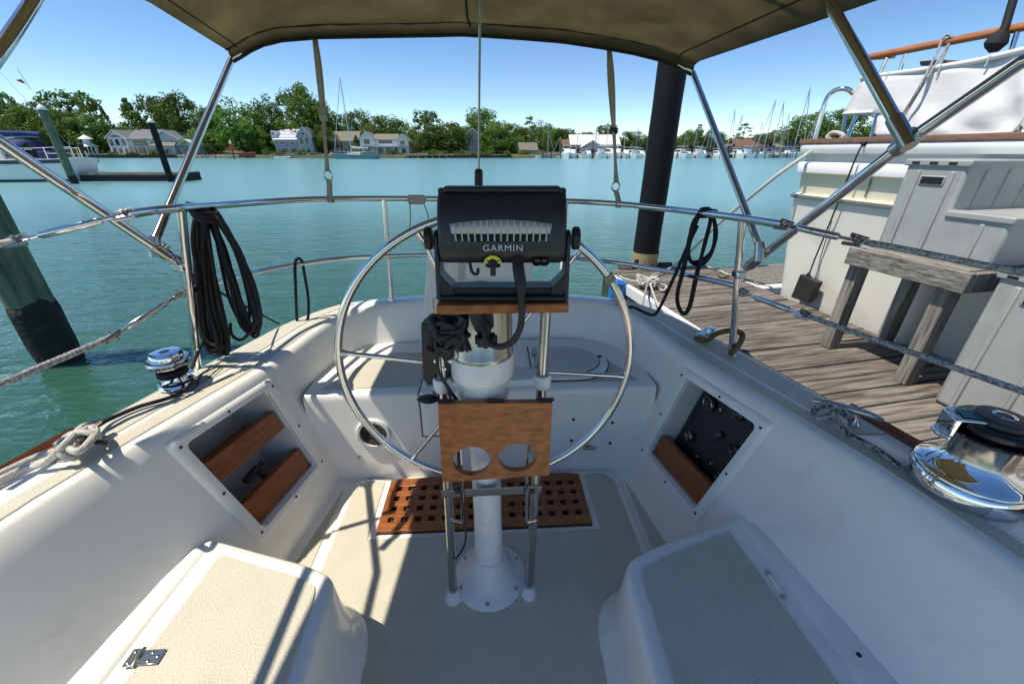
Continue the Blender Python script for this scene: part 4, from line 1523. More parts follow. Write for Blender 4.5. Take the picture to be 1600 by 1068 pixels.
dpart(MB().frame_box(D(0, 0), dex, dey, dez, (-.055, -3.4, -.10), (-.005, 2.50, .012)), 'edge_strip', white_paint, bevel=.01)
dpart(MB().frame_box(D(0, 0), dex, dey, dez, (-.045, -3.4, -.30), (-.005, 2.49, -.101)), 'edge_beam', M('wet_green_timber', (.06, .085, .07), .8, col2=(.02, .03, .025), scale=4, stretch=(8, 1, 8)))
dpart(MB().frame_box(D(0, 0), dex, dey, dez, (.02, -3.4, -.22), (1.24, 2.47, -.045)), 'float', M('float_concrete', (.16, .16, .15), .9))
tag(MB().frame_box(D(0, 0), dex, dey, dez, (.10, -3.3, -.95), (1.15, 2.4, -.225)).build('dock_float', M('float_concrete_wet', (.07, .08, .07), .9)), 'dark concrete float carrying the finger dock in the water', 'float')

# blue bumper on the dock corner
bb = MB().tube([D(-.12, 1.98, -.42), D(-.12, 1.98, -.40), D(-.11, 1.98, -.12), D(-.10, 1.98, .02), D(-.09, 1.98, .045)], [.05, .085, .095, .085, .03], 18)
rgb = random.Random(9)
bb.v = [v + V((rgb.uniform(-.012, .012), rgb.uniform(-.012, .012), 0)) for v in bb.v]
tag(bb.build('dock_bumper', M('blue_vinyl', (.012, .16, .52), .4, col2=(.008, .06, .25), scale=9, contrast=(.5, .7), bump=.4, bscale=14, bdist=.02)), 'bright blue vinyl bumper wrapped round the far left corner of the dock', 'bumper')


def wp_rope(name, pts, r, mat, label, cat='rope', sub=6):
    return rope(name, pts, r, mat, label, cat, sub)


# white line pile on the dock corner and its legs to the boat
kc = at(1012, 441, z=DZ + .06)
m = MB()
rg = random.Random(12)
for k in range(6):
    pts = [kc + V((rg.uniform(-.10, .10), rg.uniform(-.08, .08), rg.uniform(-.04, .07))) for _ in range(6)]
    m.tube(smooth_path(pts, 5, closed=True), .010, 8, closed=True)
m.tube(smooth_path([at(968, 432, z=DZ + .05), at(985, 438, z=DZ + .06), kc], 5), .010, 8)
m.tube(smooth_path([kc, at(1040, 446, z=DZ + .03), at(1036, 454, z=DZ + .015), at(1030, 450, z=DZ + .015)], 5), .010, 8)
m.tube(smooth_path([kc, at(1020, 430, z=DZ + .05), at(1034, 425, z=DZ + .03), at(1050, 417, z=DZ + .03)], 5), .009, 8)
tag(m.build('tangled_line', white_rope), 'tangled white line heaped on the far corner of the dock', 'rope')
wp_rope('spring_line', [kc, at(1005, 470, Y=3.0), at(1000, 490, Y=2.5)], .009, grey_rope, 'grey line running from the rope heap on the dock down to the stern')
wp_rope('stern_line', [kc + V((.02, 0, 0)), at(1026, 472, Y=2.8), at(1046, 508, Y=2.1)], .009, white_rope, 'taut white line running from the rope heap on the dock to the stern quarter')
# fairlead with tan rope on the starboard toe rail
fl_ = thing('fairlead', 'polished fairlead block on the right deck edge beside the stanchion', 'fairlead', at(1100, 522, z=1.165))
c = at(1100, 522, z=1.17)
MB().box(c, (.12, .05, .03), Matrix.Rotation(.9, 3, 'Z')).build('fairlead_base', steel, fl_, bevel=.012, seg=3)
MB().lathe([(.02, 0), (.026, .01), (.02, .028), (.010, .03)], c + V((.02, -.02, .012)), n=16).build('roller', steel, fl_)
wp_rope('chafed_line', [at(1088, 528, z=1.17), at(1105, 531, z=1.19), at(1120, 521, z=1.22), at(1145, 516, z=1.24), at(1160, 523, z=1.22), at(1153, 541, z=1.20), at(1141, 552, z=1.18)], .012, tan_rope, 'tan brown rope looped round the right stanchion foot through the fairlead')
# hose-like white line at the far dock end
wp_rope('white_line', [at(1106, 417, z=DZ + .02), at(1122, 421, z=DZ + .02), at(1135, 428, z=DZ + .02), at(1150, 430, z=DZ + .02)], .011, white_rope, 'short white line lying along the far end of the dock')
wp_rope('dark_line', [at(1120, 428, z=DZ + .015), at(1128, 433, z=DZ + .015), at(1139, 431, z=DZ + .015)], .008, tan_rope, 'short brown line lying on the planks at the far end of the dock')

# ================================================================== wooden platform table with boarding steps on it
tb = thing('platform_table', 'weathered grey timber table with thick apron boards standing on the dock', 'table', D(.95, .02))
TZ = 1.40 - DZ


def fbox(mb, a, b):
    return mb.frame_box(DO, dex, dey, dez, a, b)


for (a, b) in ((.665, .262), (.665, -.232), (1.16, .262)):
    m = fbox(MB(), (a, b, 0), (a + .085, b + .07, TZ - .10))
    m.build('leg', wood_grey, tb, bevel=.004)
fbox(MB(), (.615, -.305, TZ - .105), (.652, .335, TZ)).build('apron_board', wood_grey_y, tb, bevel=.004)
fbox(MB(), (1.25, -.305, TZ - .105), (1.287, .335, TZ)).build('apron_board', wood_grey_y, tb, bevel=.004)
fbox(MB(), (.6535, -.305, TZ - .105), (1.248, -.268, TZ - .002)).build('apron_board', wood_grey, tb, bevel=.004)
fbox(MB(), (.6535, .298, TZ - .105), (1.248, .335, TZ - .002)).build('apron_board', wood_grey, tb, bevel=.004)
for k in range(4):
    fbox(MB(), (.655 + k * .149, -.266, TZ - .03), (.655 + k * .149 + .143, .296, TZ + .004)).build('top_board', wood_grey_y, tb, bevel=.003)

gp = M('grey_boarding_step_plastic', (.38, .39, .385), .5, col2=(.31, .32, .315), scale=6, contrast=(.4, .75), bump=.12, bscale=160)
gp_d = M('dark_hand_hole', (.01, .01, .01), .8)


def steps(label, a0, b1, z0, nst, rise, run, w=.60, top=.30):
    """moulded steps climbing towards +b: side panels with ribs, treads, hand holes"""
    s = thing('boarding_steps', label, 'steps', D(a0 + w / 2, b1 - .4, z0))
    H = nst * rise
    prof = [(b1, 0)]
    prof.append((b1, H))
    b = b1 - top
    z = H
    prof.append((b, H))
    for k in range(nst - 1):
        z -= rise
        prof.append((b, z))
        b -= run
        prof.append((b, z))
    prof.append((b, 0))
    pts = [D(a0, bb, z0 + zz) for bb, zz in prof]
    MB().slab(pts, dex * w).build('step_body', gp, s, bevel=.018, seg=3)
    # ribs and lips on the side panel
    for k, q in enumerate((.25, .80)):
        bb = b1 - top * q - .0
        fbox(MB(), (a0 - .010, bb - .012, z0 + .01), (a0 + .01, bb + .012, z0 + H - .05)).build('rib', gp, s, bevel=.006)
    bq, zq = b1 - top, H
    for k in range(nst):
        fbox(MB(), (a0 - .012, (b1 if k == 0 else bq + .0) - (top if k == 0 else run) - .012, z0 + H - k * rise - .028), (a0 + w + .012, (b1 + .012) if k == 0 else bq - .012 + .02, z0 + H - k * rise + .008)).build('tread', gp, s, bevel=.008)
        if k:
            bq -= run
            for j in (.35,):
                fbox(MB(), (a0 - .008, bq + run * j, z0 + .01), (a0 + .01, bq + run * j + .022, z0 + H - k * rise - .04)).build('rib', gp, s, bevel=.005)
    for j in range(3):
        fbox(MB(), (a0 + .13 + j * .16, b1 - top - .006, z0 + H - rise + .02), (a0 + .15 + j * .16, b1 - top + .01, z0 + H - .04)).build('rib', gp, s, bevel=.004)
    # hand hole: dark pocket with a lip
    hb0, hz0 = b1 - top * .53, z0 + H - .105
    fbox(MB(), (a0 - .006, hb0 - .062, hz0 - .020), (a0 + .004, hb0 + .062, hz0 + .030)).build('hand_hole_lip', gp, s, bevel=.004)
    fbox(MB(), (a0 - .0085, hb0 - .053, hz0 - .012), (a0 - .004, hb0 + .053, hz0 + .024)).build('hand_hole', gp_d, s)
    for j in range(3):
        fbox(MB(), (a0 - .0135, b1 - .04 - top * .3 * j - .03, z0 + H - .018), (a0 - .008, b1 - .04 - top * .3 * j + .01, z0 + H - .004)).build('drain_slot', gp_d, s)
    return s


steps('grey moulded boarding steps standing on the wooden table against the yacht', .775, .30, DZ * 0 + TZ + .004, 2, .25, .27)
steps('grey moulded boarding steps standing on the dock planks right of the wooden table', .645, -.39, .002, 3, .243, .26, top=.33)

# ================================================================== motor yacht behind the dock
yc = thing('motor_yacht', 'cream white motor yacht with teak cap rail moored on the far side of the dock', 'yacht', D(3, -2, -.7))
ygel = M('yacht_gelcoat', (.84, .82, .73), .3, dirt=((.45, .38, .25), .4, 3), col2=(.79, .77, .67), scale=1.4, contrast=(.4, .8), coat=.2)
ycream = M('yacht_cream_band', (.77, .73, .57), .35, col2=(.72, .68, .52), scale=2, coat=.2)
ywhite = M('yacht_white', (.80, .80, .79), .3, coat=.2)
ytrim = M('yacht_grey_strake', (.16, .16, .16), .4)
yteak = M('yacht_teak', (.22, .115, .07), .5, col2=(.14, .07, .045), scale=8, stretch=(7, 1, 7))
yrail = M('yacht_varnished_rail', (.52, .19, .06), .25, col2=(.40, .13, .04), scale=8, stretch=(7, 1, 7), coat=.5)
# section (a, z above the dock) for the hull side; stern shifts with height
sec = [(1.42, -.80), (1.38, -.3), (1.345, 0), (1.315, .45), (1.295, .86), (1.29, .885)]
bst = lambda z: 1.47 + .17 * max(0, z) / 1.3


def yloft(name, mat, sec, b0=-6.5, r=.12, close=True, parent=None, over=0):
    rows = []
    for a, z in sec:
        bs_ = bst(z) + over
        row = [D(a, b0, z), D(a, b0 * .5, z), D(a, -1, z), D(a, .5, z), D(a, bs_ - r, z)]
        for k in range(1, 7):
            w = R(90 * k / 6)
            row.append(D(a + r * (1 - cos(w)), bs_ - r + r * sin(w), z))
        row += [D(a + 1.6, bs_ + .06, z), D(a + 4.0, bs_ - .05, z)]
        rows.append(row)
    return MB().grid(rows).build(name, mat, parent or yc, angle=50)


yloft('hull', ygel, sec)
yloft('rub_strake', ytrim, [(1.285, .872), (1.268, .878), (1.268, .897), (1.285, .904)], over=.012)
yloft('stern_band', ycream, [(1.292, .90), (1.34, .915), (1.325, 1.10), (1.32, 1.12)])
yloft('bulwark_ledge', ywhite, [(1.33, 1.075), (1.285, 1.085), (1.28, 1.15), (1.295, 1.165), (1.34, 1.172)], over=.01)
yloft('bulwark_recess', M('yacht_recess_grey', (.50, .53, .54), .4), [(1.342, 1.16), (1.342, 1.245)])  # one flat grey strip between the white bands
yloft('bulwark', ywhite, [(1.345, 1.232), (1.295, 1.238), (1.288, 1.265), (1.285, 1.30), (1.295, 1.312), (1.40, 1.313)], over=.02)
yloft('cap_rail', yteak, [(1.28, 1.313), (1.28, 1.345), (1.285, 1.35), (1.42, 1.352), (1.42, 1.314)], over=.03)
# vertical seams on the bulwark band and hull
for b in (.9, .1, -.7):
    MB().frame_box(DO, dex, dey, dez, (1.318, b, .93), (1.326, b + .008, 1.072)).build('panel_joint', ytrim, yc)
deck = MB().add([D(1.40, bst(1.3) - .05, 1.31), D(1.40, -6.5, 1.31), D(5.0, -6.5, 1.31), D(5.0, bst(1.3) - .05, 1.31)], [(0, 1, 2, 3)])
deck.build('deck', yteak, yc)
# swim platform at the stern
sw = MB()
sw.frame_box(DO, dex, dey, dez, (1.30, 1.62, -.12), (4.6, 2.35, -.02))
sw.build('swim_platform', ywhite, yc, bevel=.02)
for k in range(9):
    fbox(MB(), (1.34, 1.70 + k * .072, -.018), (4.5, 1.70 + k * .072 + .05, .0)).build('platform_slat', wood_grey, yc)
# aft deck house: low windowed house with a white canvas on the flybridge rail
hs_ = MB()
hs_.frame_box(DO, dex, dey, dez, (1.95, -6.5, 1.315), (4.6, -.35, 2.0))
hs_.build('deck_house', ywhite, yc, bevel=.04)
fbox(MB(), (1.935, -6.4, 1.42), (1.948, -1.0, 1.80)).build('house_window', black_gloss, yc)

# white spray cloth: corners read from the photograph, on a leaning plane above the bulwark
def yp(px, py, a):
    """point seen at px, py on the vertical plane at offset a across the dock"""
    r = ray(px, py)
    c = V((0, 0, CAMZ))
    t = (DO + dex * a - c).dot(dex) / r.dot(dex)
    return c + r * t


cv = [[yp(1347, 122, 1.62), yp(1440, 110, 1.62), yp(1530, 95, 1.62), yp(1600, 78, 1.62), yp(1640, 70, 1.62)],
      [yp(1318, 178, 1.56), yp(1420, 172, 1.56), yp(1520, 165, 1.56), yp(1586, 150, 1.56), yp(1622, 140, 1.56)],
      [yp(1362, 180, 1.555), yp(1425, 195, 1.54), yp(1500, 195, 1.54), yp(1568, 185, 1.54), yp(1605, 178, 1.54)],
      [yp(1361, 214, 1.52), yp(1430, 215, 1.52), yp(1500, 216, 1.52), yp(1556, 212, 1.52), yp(1580, 210, 1.52)]]
rg = random.Random(21)
rowsv = []
for i in range(3):
    for q in range(5):
        f = q / 5
        row = []
        for k in range(4):
            for w in range(6):
                g = w / 6
                p = cv[i][k].lerp(cv[i][k + 1], g).lerp(cv[i + 1][k].lerp(cv[i + 1][k + 1], g), f)
                ph = (i * 5 + q) * .45 + (k * 6 + w) * .31
                p -= dex * (.012 * sin(ph) + .008 * sin(2.7 * (k * 6 + w) * .3 - 1.3 * (i * 5 + q) * .4))
                row.append(p)
        row.append(cv[i][4].lerp(cv[i + 1][4], f))
        rowsv.append(row)
rowsv.append([cv[3][k].lerp(cv[3][k + 1], w / 6) for k in range(4) for w in range(6)] + [cv[3][4]])
cl = thing('spray_cloth', 'white canvas weather cloth laced over the rail of the motor yacht', 'canvas', cv[3][0])
MB().grid(rowsv).build('cloth', white_canvas, cl, angle=80, solid=.006)
MB().tube([p + dex * -.004 for p in [cv[0][0], cv[0][1], cv[0][2], cv[0][3], cv[0][4]]], .018, 10).build('rolled_edge', white_canvas, cl)
MB().tube([cv[1][0], cv[1][0].lerp(cv[1][1], .35), cv[1][0].lerp(cv[1][1], .5)], .014, 8).build('rolled_edge', white_canvas, cl)
for q in (.3, .5, 1.4, 2.3):
    k = int(q)
    p = cv[0][k].lerp(cv[0][k + 1], q - k)
    MB().tube([p - dex * .02 + V((0, 0, .01)), p - dex * .025 - V((0, 0, .05))], .006, 6).build('lacing', white_rope, cl)
# hand rails
hrl = thing('teak_handrail', 'long varnished teak handrail on steel posts above the white canvas of the motor yacht', 'handrail', yp(1400, 100, 1.75))
r0, r1 = yp(1352, 91, 1.75), yp(1640, 34, 1.75)
MB().tube([r0, r0.lerp(r1, .5), r1], .026, 12).build('rail', yrail, hrl)
MB().slab([yp(1356, 92, 1.745), yp(1394, 86, 1.745), yp(1392, 91, 1.745), yp(1360, 94, 1.745)], dex * .04).build('rail_end', yrail, hrl)
for a, b in (((1386, 90), (1374, 118)), ((1416, 84), (1405, 112)), ((1484, 66), (1470, 95)), ((1590, 48), (1580, 80))):
    MB().tube([yp(a[0], a[1], 1.75), yp(b[0], b[1], 1.75), yp(b[0] - 12, b[1] + 30, 1.75)], .014, 10).build('post', steel, hrl)
MB().slab([yp(1437, 96, 1.80), yp(1470, 93, 1.80), yp(1476, 97, 1.80), yp(1438, 103, 1.80)], dex * .3).build('seat_edge', yteak, hrl)
br_ = tag(MB().tube(smooth_path([yp(1268, 236, 1.33), yp(1277, 200, 1.33), yp(1288, 163, 1.33), yp(1298, 146, 1.35), yp(1312, 139, 1.37), yp(1325, 140, 1.40), yp(1333, 146, 1.45)], 5), .017, 12).build('boarding_rail', steel), 'bent stainless grab rail at the stern corner of the motor yacht', 'grab rail')
# frame stanchions under the cloth and cabin framing at the right
fr_ = thing('cloth_frame', 'white timber frame under the canvas at the right edge of the motor yacht', 'frame', yp(1560, 220, 1.9))
for a, b in (((1322, 178), (1313, 222)), ((1338, 178), (1322, 222)), ((1370, 178), (1360, 222))):
    MB().tube([yp(*a, 1.56), yp(*b, 1.50)], .013, 8).build('stanchion', steel, fr_)
for pa, pb, w in (((1580, 170), (1640, 166), .03), ((1572, 180), (1560, 222), .03), ((1600, 172), (1578, 222), .03), ((1585, 175), (1620, 215), .02)):
    A, Bq = yp(*pa, 1.85), yp(*pb, 1.85)
    MB().tube([A, Bq], w, 6).build('bar', ywhite, fr_)
MB().slab([yp(1590, 130, 1.9), yp(1660, 110, 1.9), yp(1660, 164, 1.9), yp(1586, 164, 1.9)], dex * .2).build('locker_side', yteak, fr_)
# fender block on its line, mooring rope, whip with dark handle
fd = thing('fender', 'flat black fender block hung on a thin black line against the yacht hull', 'fender', at(1258, 470, Y=3.2))
f_a = 1.24
MB().slab([yp(1250, 428, f_a), yp(1279, 441, f_a), yp(1262, 474, f_a), yp(1235, 464, f_a)], dex * .055).build('fender_block', rubber, fd, bevel=.008)
MB().tube(smooth_path([yp(1263, 432, f_a + .02), yp(1275, 400, f_a + .02), yp(1300, 340, f_a + .01), yp(1322, 285, f_a), yp(1338, 245, f_a), yp(1350, 224, f_a + .03), yp(1368, 218, f_a + .1)], 5), .006, 8).build('fender_line', black_rope, fd)
MB().tube([yp(1260, 432, f_a + .02), yp(1263, 426, f_a + .02), yp(1267, 433, f_a + .02)], .008, 8).build('shackle', rubber, fd)
wp_rope('black_cord', [yp(1344, 222, 1.3), yp(1352, 226, 1.29), yp(1362, 220, 1.31), yp(1378, 219, 1.34), yp(1350, 221, 1.32), yp(1340, 227, 1.3)], .012, black_rope, 'knot of black cord on the teak cap rail of the motor yacht')
wp_rope('grey_hanging_line', [yp(1300, 345, 1.272), yp(1280, 410, 1.30), yp(1275, 445, 1.30)], .004, grey_rope, 'thin grey line hanging down the yacht hull beside the black fender')
wp_rope('mooring_line', [at(1100, 372, Y=4.6), at(1128, 345, Y=4.3), at(1170, 310, Y=4.0), at(1222, 268, Y=3.8), yp(1270, 235, 1.30), yp(1290, 222, 1.32), yp(1296, 210, 1.33), yp(1306, 207, 1.34), yp(1318, 212, 1.34), yp(1312, 219, 1.34), yp(1298, 219, 1.33), yp(1293, 213, 1.34), yp(1302, 208, 1.36)], .016, white_rope, 'cream mooring line from the yacht stern corner down towards the dock end')
wp_rope('mooring_line_tail', [at(1100, 372, Y=4.6), at(1075, 396, Y=4.7), at(1050, 418, z=DZ + .02)], .014, white_rope, 'lower end of the cream mooring line reaching the dock end')
cl2 = wp_rope('halyard_loop', [yp(1410, 180, 1.50), yp(1440, 130, 1.52), yp(1465, 80, 1.66), yp(1472, 62, 1.70), yp(1480, 55, 1.72), yp(1488, 60, 1.73), yp(1482, 70, 1.73), yp(1450, 120, 1.56), yp(1412, 182, 1.50)], .008, grey_rope, 'grey line looped over the teak handrail and hanging down the white canvas')
wk = thing('boat_hook', 'dark boat hook with swollen black end hanging over the teak handrail at the top right', 'boat hook', yp(1556, 80, 1.72))
MB().tube([yp(1592, -30, 1.72), yp(1572, 38, 1.72), yp(1565, 55, 1.71)], .022, 10).build('shaft', rubber, wk)
MB().tube([yp(1568, 48, 1.70), yp(1562, 56, 1.70), yp(1556, 68, 1.70), yp(1549, 78, 1.70), yp(1545, 81, 1.70)], [.028, .05, .06, .04, .012], 12).build('padded_end', black_rope, wk)

# ================================================================== pilings
def pile_mat(name, c1, c2, alg):
    return M(name, c1, .85, col2=c2, scale=2.2, stretch=(6, 6, .8), detail=6, contrast=(.35, .68), bump=.5, bscale=9, bdist=.01)


pile_g = pile_mat('green_treated_piling', (.17, .22, .14), (.035, .06, .04), 0)
pile_wet = M('mussel_black_tide_zone', (.012, .014, .010), .8, col2=(.035, .04, .022), scale=14, contrast=(.5, .75), bump=.9, bscale=22, bdist=.02)
pile_dk = M('black_sleeved_piling', (.007, .007, .008), .6, spec=.25, bump=.1, bscale=30)
pile_tan = M('scarred_tan_piling_foot', (.36, .29, .15), .85, col2=(.07, .06, .035), scale=5, stretch=(1, 1, .6), contrast=(.5, .66), bump=.4, bscale=20)
cap_w = M('white_pile_cap', (.8, .8, .78), .4)


def piling(label, x, y, r, top, tide, mat, cap=False, lean=(0, 0), group=None):
    p = thing('piling', label, 'piling', (x, y, 0), group)
    l = V((lean[0], lean[1], 1))
    rg = random.Random(int(x * 10))

    def ring(z, rr):
        return V((x, y, 0)) + l * z
    m = MB()
    zs = [tide + (top - tide) * k / 10 for k in range(11)]
    m.tube([ring(z, r) for z in zs], [r * (1 + rg.uniform(-.012, .012)) for z in zs], 26)
    m.build('post', mat, p, angle=60)
    if tide > -1:
        zz = [-1.2, -.3, 0, tide * .3, tide * .6, tide * .85, tide + .02]
        m = MB().tube([ring(z, r) for z in zz], [r * (1.02 + rg.uniform(0, .04)) for z in zz[:-1]] + [r * 1.004], 26)
        m.v = [v + V((rg.uniform(-.008, .008), rg.uniform(-.008, .008), rg.uniform(-.04, .04) if v.z > tide * .8 else 0)) for v in m.v]
        m.build('tide_zone', pile_wet, p, angle=80)
    if cap:
        MB().lathe([(r * 1.12, 0), (r * 1.14, .06), (r * .7, r * .9), (.01, r * 1.5)], ring(top - .03, 0), n=24).build('pile_cap', cap_w, p, angle=40)
    return p


piling('thick green wooden piling with black tide zone nearest on the left', *at(97, 562, z=0)[:2], .165, 4.2, .62, pile_g)
piling('green piling with white cone cap in front of the moored sloop', *at(117, 287, z=0)[:2], .22, 4.35, .5, pile_g, True)
piling('black piling with white cone cap at the end of the floating dock', *at(268, 284, z=0)[:2], .20, 3.75, -1.2, pile_dk, True)
pb_ = piling('tall black sleeved piling with tan foot at the dock end', *at(1009, 392, z=.90)[:2], .143, 3.9, .88, pile_dk)
q = at(1009, 392, z=.90)
MB().tube([(q.x, q.y, -1), (q.x, q.y, .3), (q.x, q.y, .6), (q.x, q.y, .89)], [.153, .153, .151, .151], 26).build('piling_foot', pile_tan, pb_)
for dx in (-.235, .235):
    MB().tube([(q.x + dx - .07, q.y - .05, DZ + .03), (q.x + dx + .07, q.y - .05, DZ + .03)], .05, 14).build('guide_roller', rubber if dx > 0 else steel_dull, pb_)
# ================================================================== far shore
KX = 1 / 1.105 / FPX


def fx(px, Y):
    return (px - 800) * KX * Y


def fz(py, Y):
    return at(800, py, Y=Y).z


def shore_y(x):
    return 150 + 2.2 * sin(x * .045) + 1.5 * sin(x * .11 + 1) + (10 if x > 78 else 0) * min(1, max(0, (x - 78) / 12))


land_m, nt, p = nodes_of('shore_ground')
N, L = nt.nodes.new, nt.links.new
tc = N('ShaderNodeTexCoord')
n1 = N('ShaderNodeTexNoise')
n1.inputs['Scale'].default_value = .12
n1.inputs['Detail'].default_value = 8
L(tc.outputs['Object'], n1.inputs[0])
rp = N('ShaderNodeValToRGB')
rp.color_ramp.elements[0].position = .36
rp.color_ramp.elements[0].color = (.05, .075, .018, 1)
rp.color_ramp.elements[1].position = .66
rp.color_ramp.elements[1].color = (.17, .14, .07, 1)
L(n1.outputs[0], rp.inputs[0])
L(rp.outputs[0], p.inputs['Base Color'])
p.inputs['Roughness'].default_value = .95
rowsl = []
xs = [-460 + 4 * k for k in range(231)]
for dy, z in ((0, -1.2), (.3, .35), (1.0, .75), (3, .95), (12, 1.3), (40, 2.0), (120, 4), (420, 9)):
    rowsl.append([V((x, shore_y(x) + dy, z + (.25 * sin(x * .3) + .2 * sin(x * .9)) * (1 if 0 < dy < 30 else 0) * .4)) for x in xs])
g = MB().grid(rowsl).build('shore_ground', land_m, base=(0, 0, 0))
g['kind'] = 'structure'

# ---- foliage


def leaf_mat(name, c1, c2, tr=.28):
    m, nt, p = nodes_of(name)
    N, L = nt.nodes.new, nt.links.new
    tc = N('ShaderNodeTexCoord')
    oi = N('ShaderNodeObjectInfo')
    nz = N('ShaderNodeTexNoise')
    nz.inputs['Scale'].default_value = 4.5
    nz.inputs['Detail'].default_value = 5
    L(tc.outputs['Object'], nz.inputs[0])
    rp = N('ShaderNodeMapRange')
    rp.inputs[1].default_value = .34
    rp.inputs[2].default_value = .66
    L(nz.outputs[0], rp.inputs[0])
    mx = N('ShaderNodeMix')
    mx.data_type = 'RGBA'
    mx.inputs[6].default_value = (*c1, 1)
    mx.inputs[7].default_value = (*c2, 1)
    L(rp.outputs[0], mx.inputs[0])
    hs = N('ShaderNodeHueSaturation')
    mr = N('ShaderNodeMapRange')
    mr.inputs[3].default_value = .75
    mr.inputs[4].default_value = 1.3
    L(oi.outputs['Random'], mr.inputs[0])
    L(mr.outputs[0], hs.inputs['Value'])
    mr2 = N('ShaderNodeMapRange')
    mr2.inputs[3].default_value = .485
    mr2.inputs[4].default_value = .512
    L(oi.outputs['Random'], mr2.inputs[0])
    L(mr2.outputs[0], hs.inputs['Hue'])
    L(mx.outputs[2], hs.inputs['Color'])
    L(hs.outputs[0], p.inputs['Base Color'])
    p.inputs['Roughness'].default_value = .7
    p.inputs['Specular IOR Level'].default_value = .2
    t = N('ShaderNodeBsdfTranslucent')
    L(hs.outputs[0], t.inputs[0])
    ms = N('ShaderNodeMixShader')
    ms.inputs[0].default_value = tr
    L(p.outputs[0], ms.inputs[1])
    L(t.outputs[0], ms.inputs[2])
    L(ms.outputs[0], nt.nodes['Material Output'].inputs[0])
    return m


LM = {'mid': leaf_mat('leaves_mid_green', (.08, .155, .03), (.16, .24, .046)),
      'yel': leaf_mat('leaves_yellow_green', (.13, .16, .02), (.24, .25, .034), .36),
      'dark': leaf_mat('leaves_dark_green', (.04, .078, .024), (.09, .14, .038), .22),
      'pale': leaf_mat('leaves_pale_green', (.07, .105, .045), (.13, .17, .075), .28)}
bark = M('bark', (.11, .09, .07), .9, col2=(.05, .04, .03), scale=6)


def add_leaves(vs, fs, c, r, n, size, rg, flat=1.0, up=.25):
    for _ in range(n):
        d = V((rg.gauss(0, 1), rg.gauss(0, 1), rg.gauss(0, 1)))
        if d.length < 1e-3:
            continue
        d.normalize()
        q = c + V((d.x, d.y, d.z * flat)) * r * (rg.random() ** .4)
        nrm = (d + V((rg.gauss(0, .5), rg.gauss(0, .5), rg.gauss(0, .5) + up))).normalized()
        u = nrm.orthogonal().normalized()
        u = Quaternion(nrm, rg.uniform(0, 6.28)) @ u
        w = nrm.cross(u)
        s = size * rg.uniform(.6, 1.35)
        i = len(vs)
        vs += [q - u * s * .5, q + w * s * .42, q + u * s * .55, q - w * s * .38]
        fs.append((i, i + 1, i + 2, i + 3))


def crown(kind, seed):
    rg = random.Random(seed)
    vs, fs = [], []
    br = []
    if kind == 'broad':
        for k in range(64):
            d = V((rg.gauss(0, 1), rg.gauss(0, 1), rg.gauss(0, 1))).normalized()
            rad = .30 + .14 * rg.random()
            q = V((d.x * rad * 1.08, d.y * rad * 1.08, .50 + d.z * rad * 1.08))
            if q.z < .13:
                q.z = .13 + rg.random() * .2
            q += V((rg.gauss(0, .03), rg.gauss(0, .03), rg.gauss(0, .03)))
            add_leaves(vs, fs, q, rg.uniform(.08, .17), 80, .040, rg)
        for k in range(14):
            q = V((rg.gauss(0, .14), rg.gauss(0, .14), .45 + rg.gauss(0, .16)))
            add_leaves(vs, fs, q, .18, 80, .055, rg)
    elif kind == 'airy':
        for k in range(58):
            a, t = rg.uniform(0, 6.28), rg.random()
            rr = (.46 * math.sqrt(rg.random())) * (1 - .45 * abs(t - .5))
            q = V((rr * cos(a), rr * sin(a), .50 + .44 * t * (1 - .35 * rr)))
            add_leaves(vs, fs, q, rg.uniform(.06, .12), 34, .044, rg, .6)
            br.append(q)
    elif kind == 'pine':
        for k in range(34):
            t = rg.random()
            a = rg.uniform(0, 6.28)
            rr = (.46 - .32 * t) * rg.uniform(.4, 1)
            q = V((rr * cos(a), rr * sin(a), .34 + .62 * t))
            add_leaves(vs, fs, q, rg.uniform(.07, .12), 30, .038, rg, .34)
            br.append(q)
    elif kind == 'conifer':
        for k in range(95):
            t = rg.random() ** .8
            a = rg.uniform(0, 6.28)
            rr = .46 * (1 - t) ** .85 * rg.uniform(.55, 1)
            q = V((rr * cos(a), rr * sin(a), .06 + .92 * t))
            add_leaves(vs, fs, q, .05 + .07 * (1 - t), 26, .040, rg, .7, 0)
    elif kind == 'bush':
        for k in range(26):
            a = rg.uniform(0, 6.28)
            rr = .42 * math.sqrt(rg.random())
            q = V((rr * cos(a), rr * sin(a), .15 + rg.random() * (.7 - rr)))
            add_leaves(vs, fs, q, .15, 26, .085, rg)
    me = bpy.data.meshes.new('crown')
    me.from_pydata([tuple(v) for v in vs], [], fs)
    return me, br


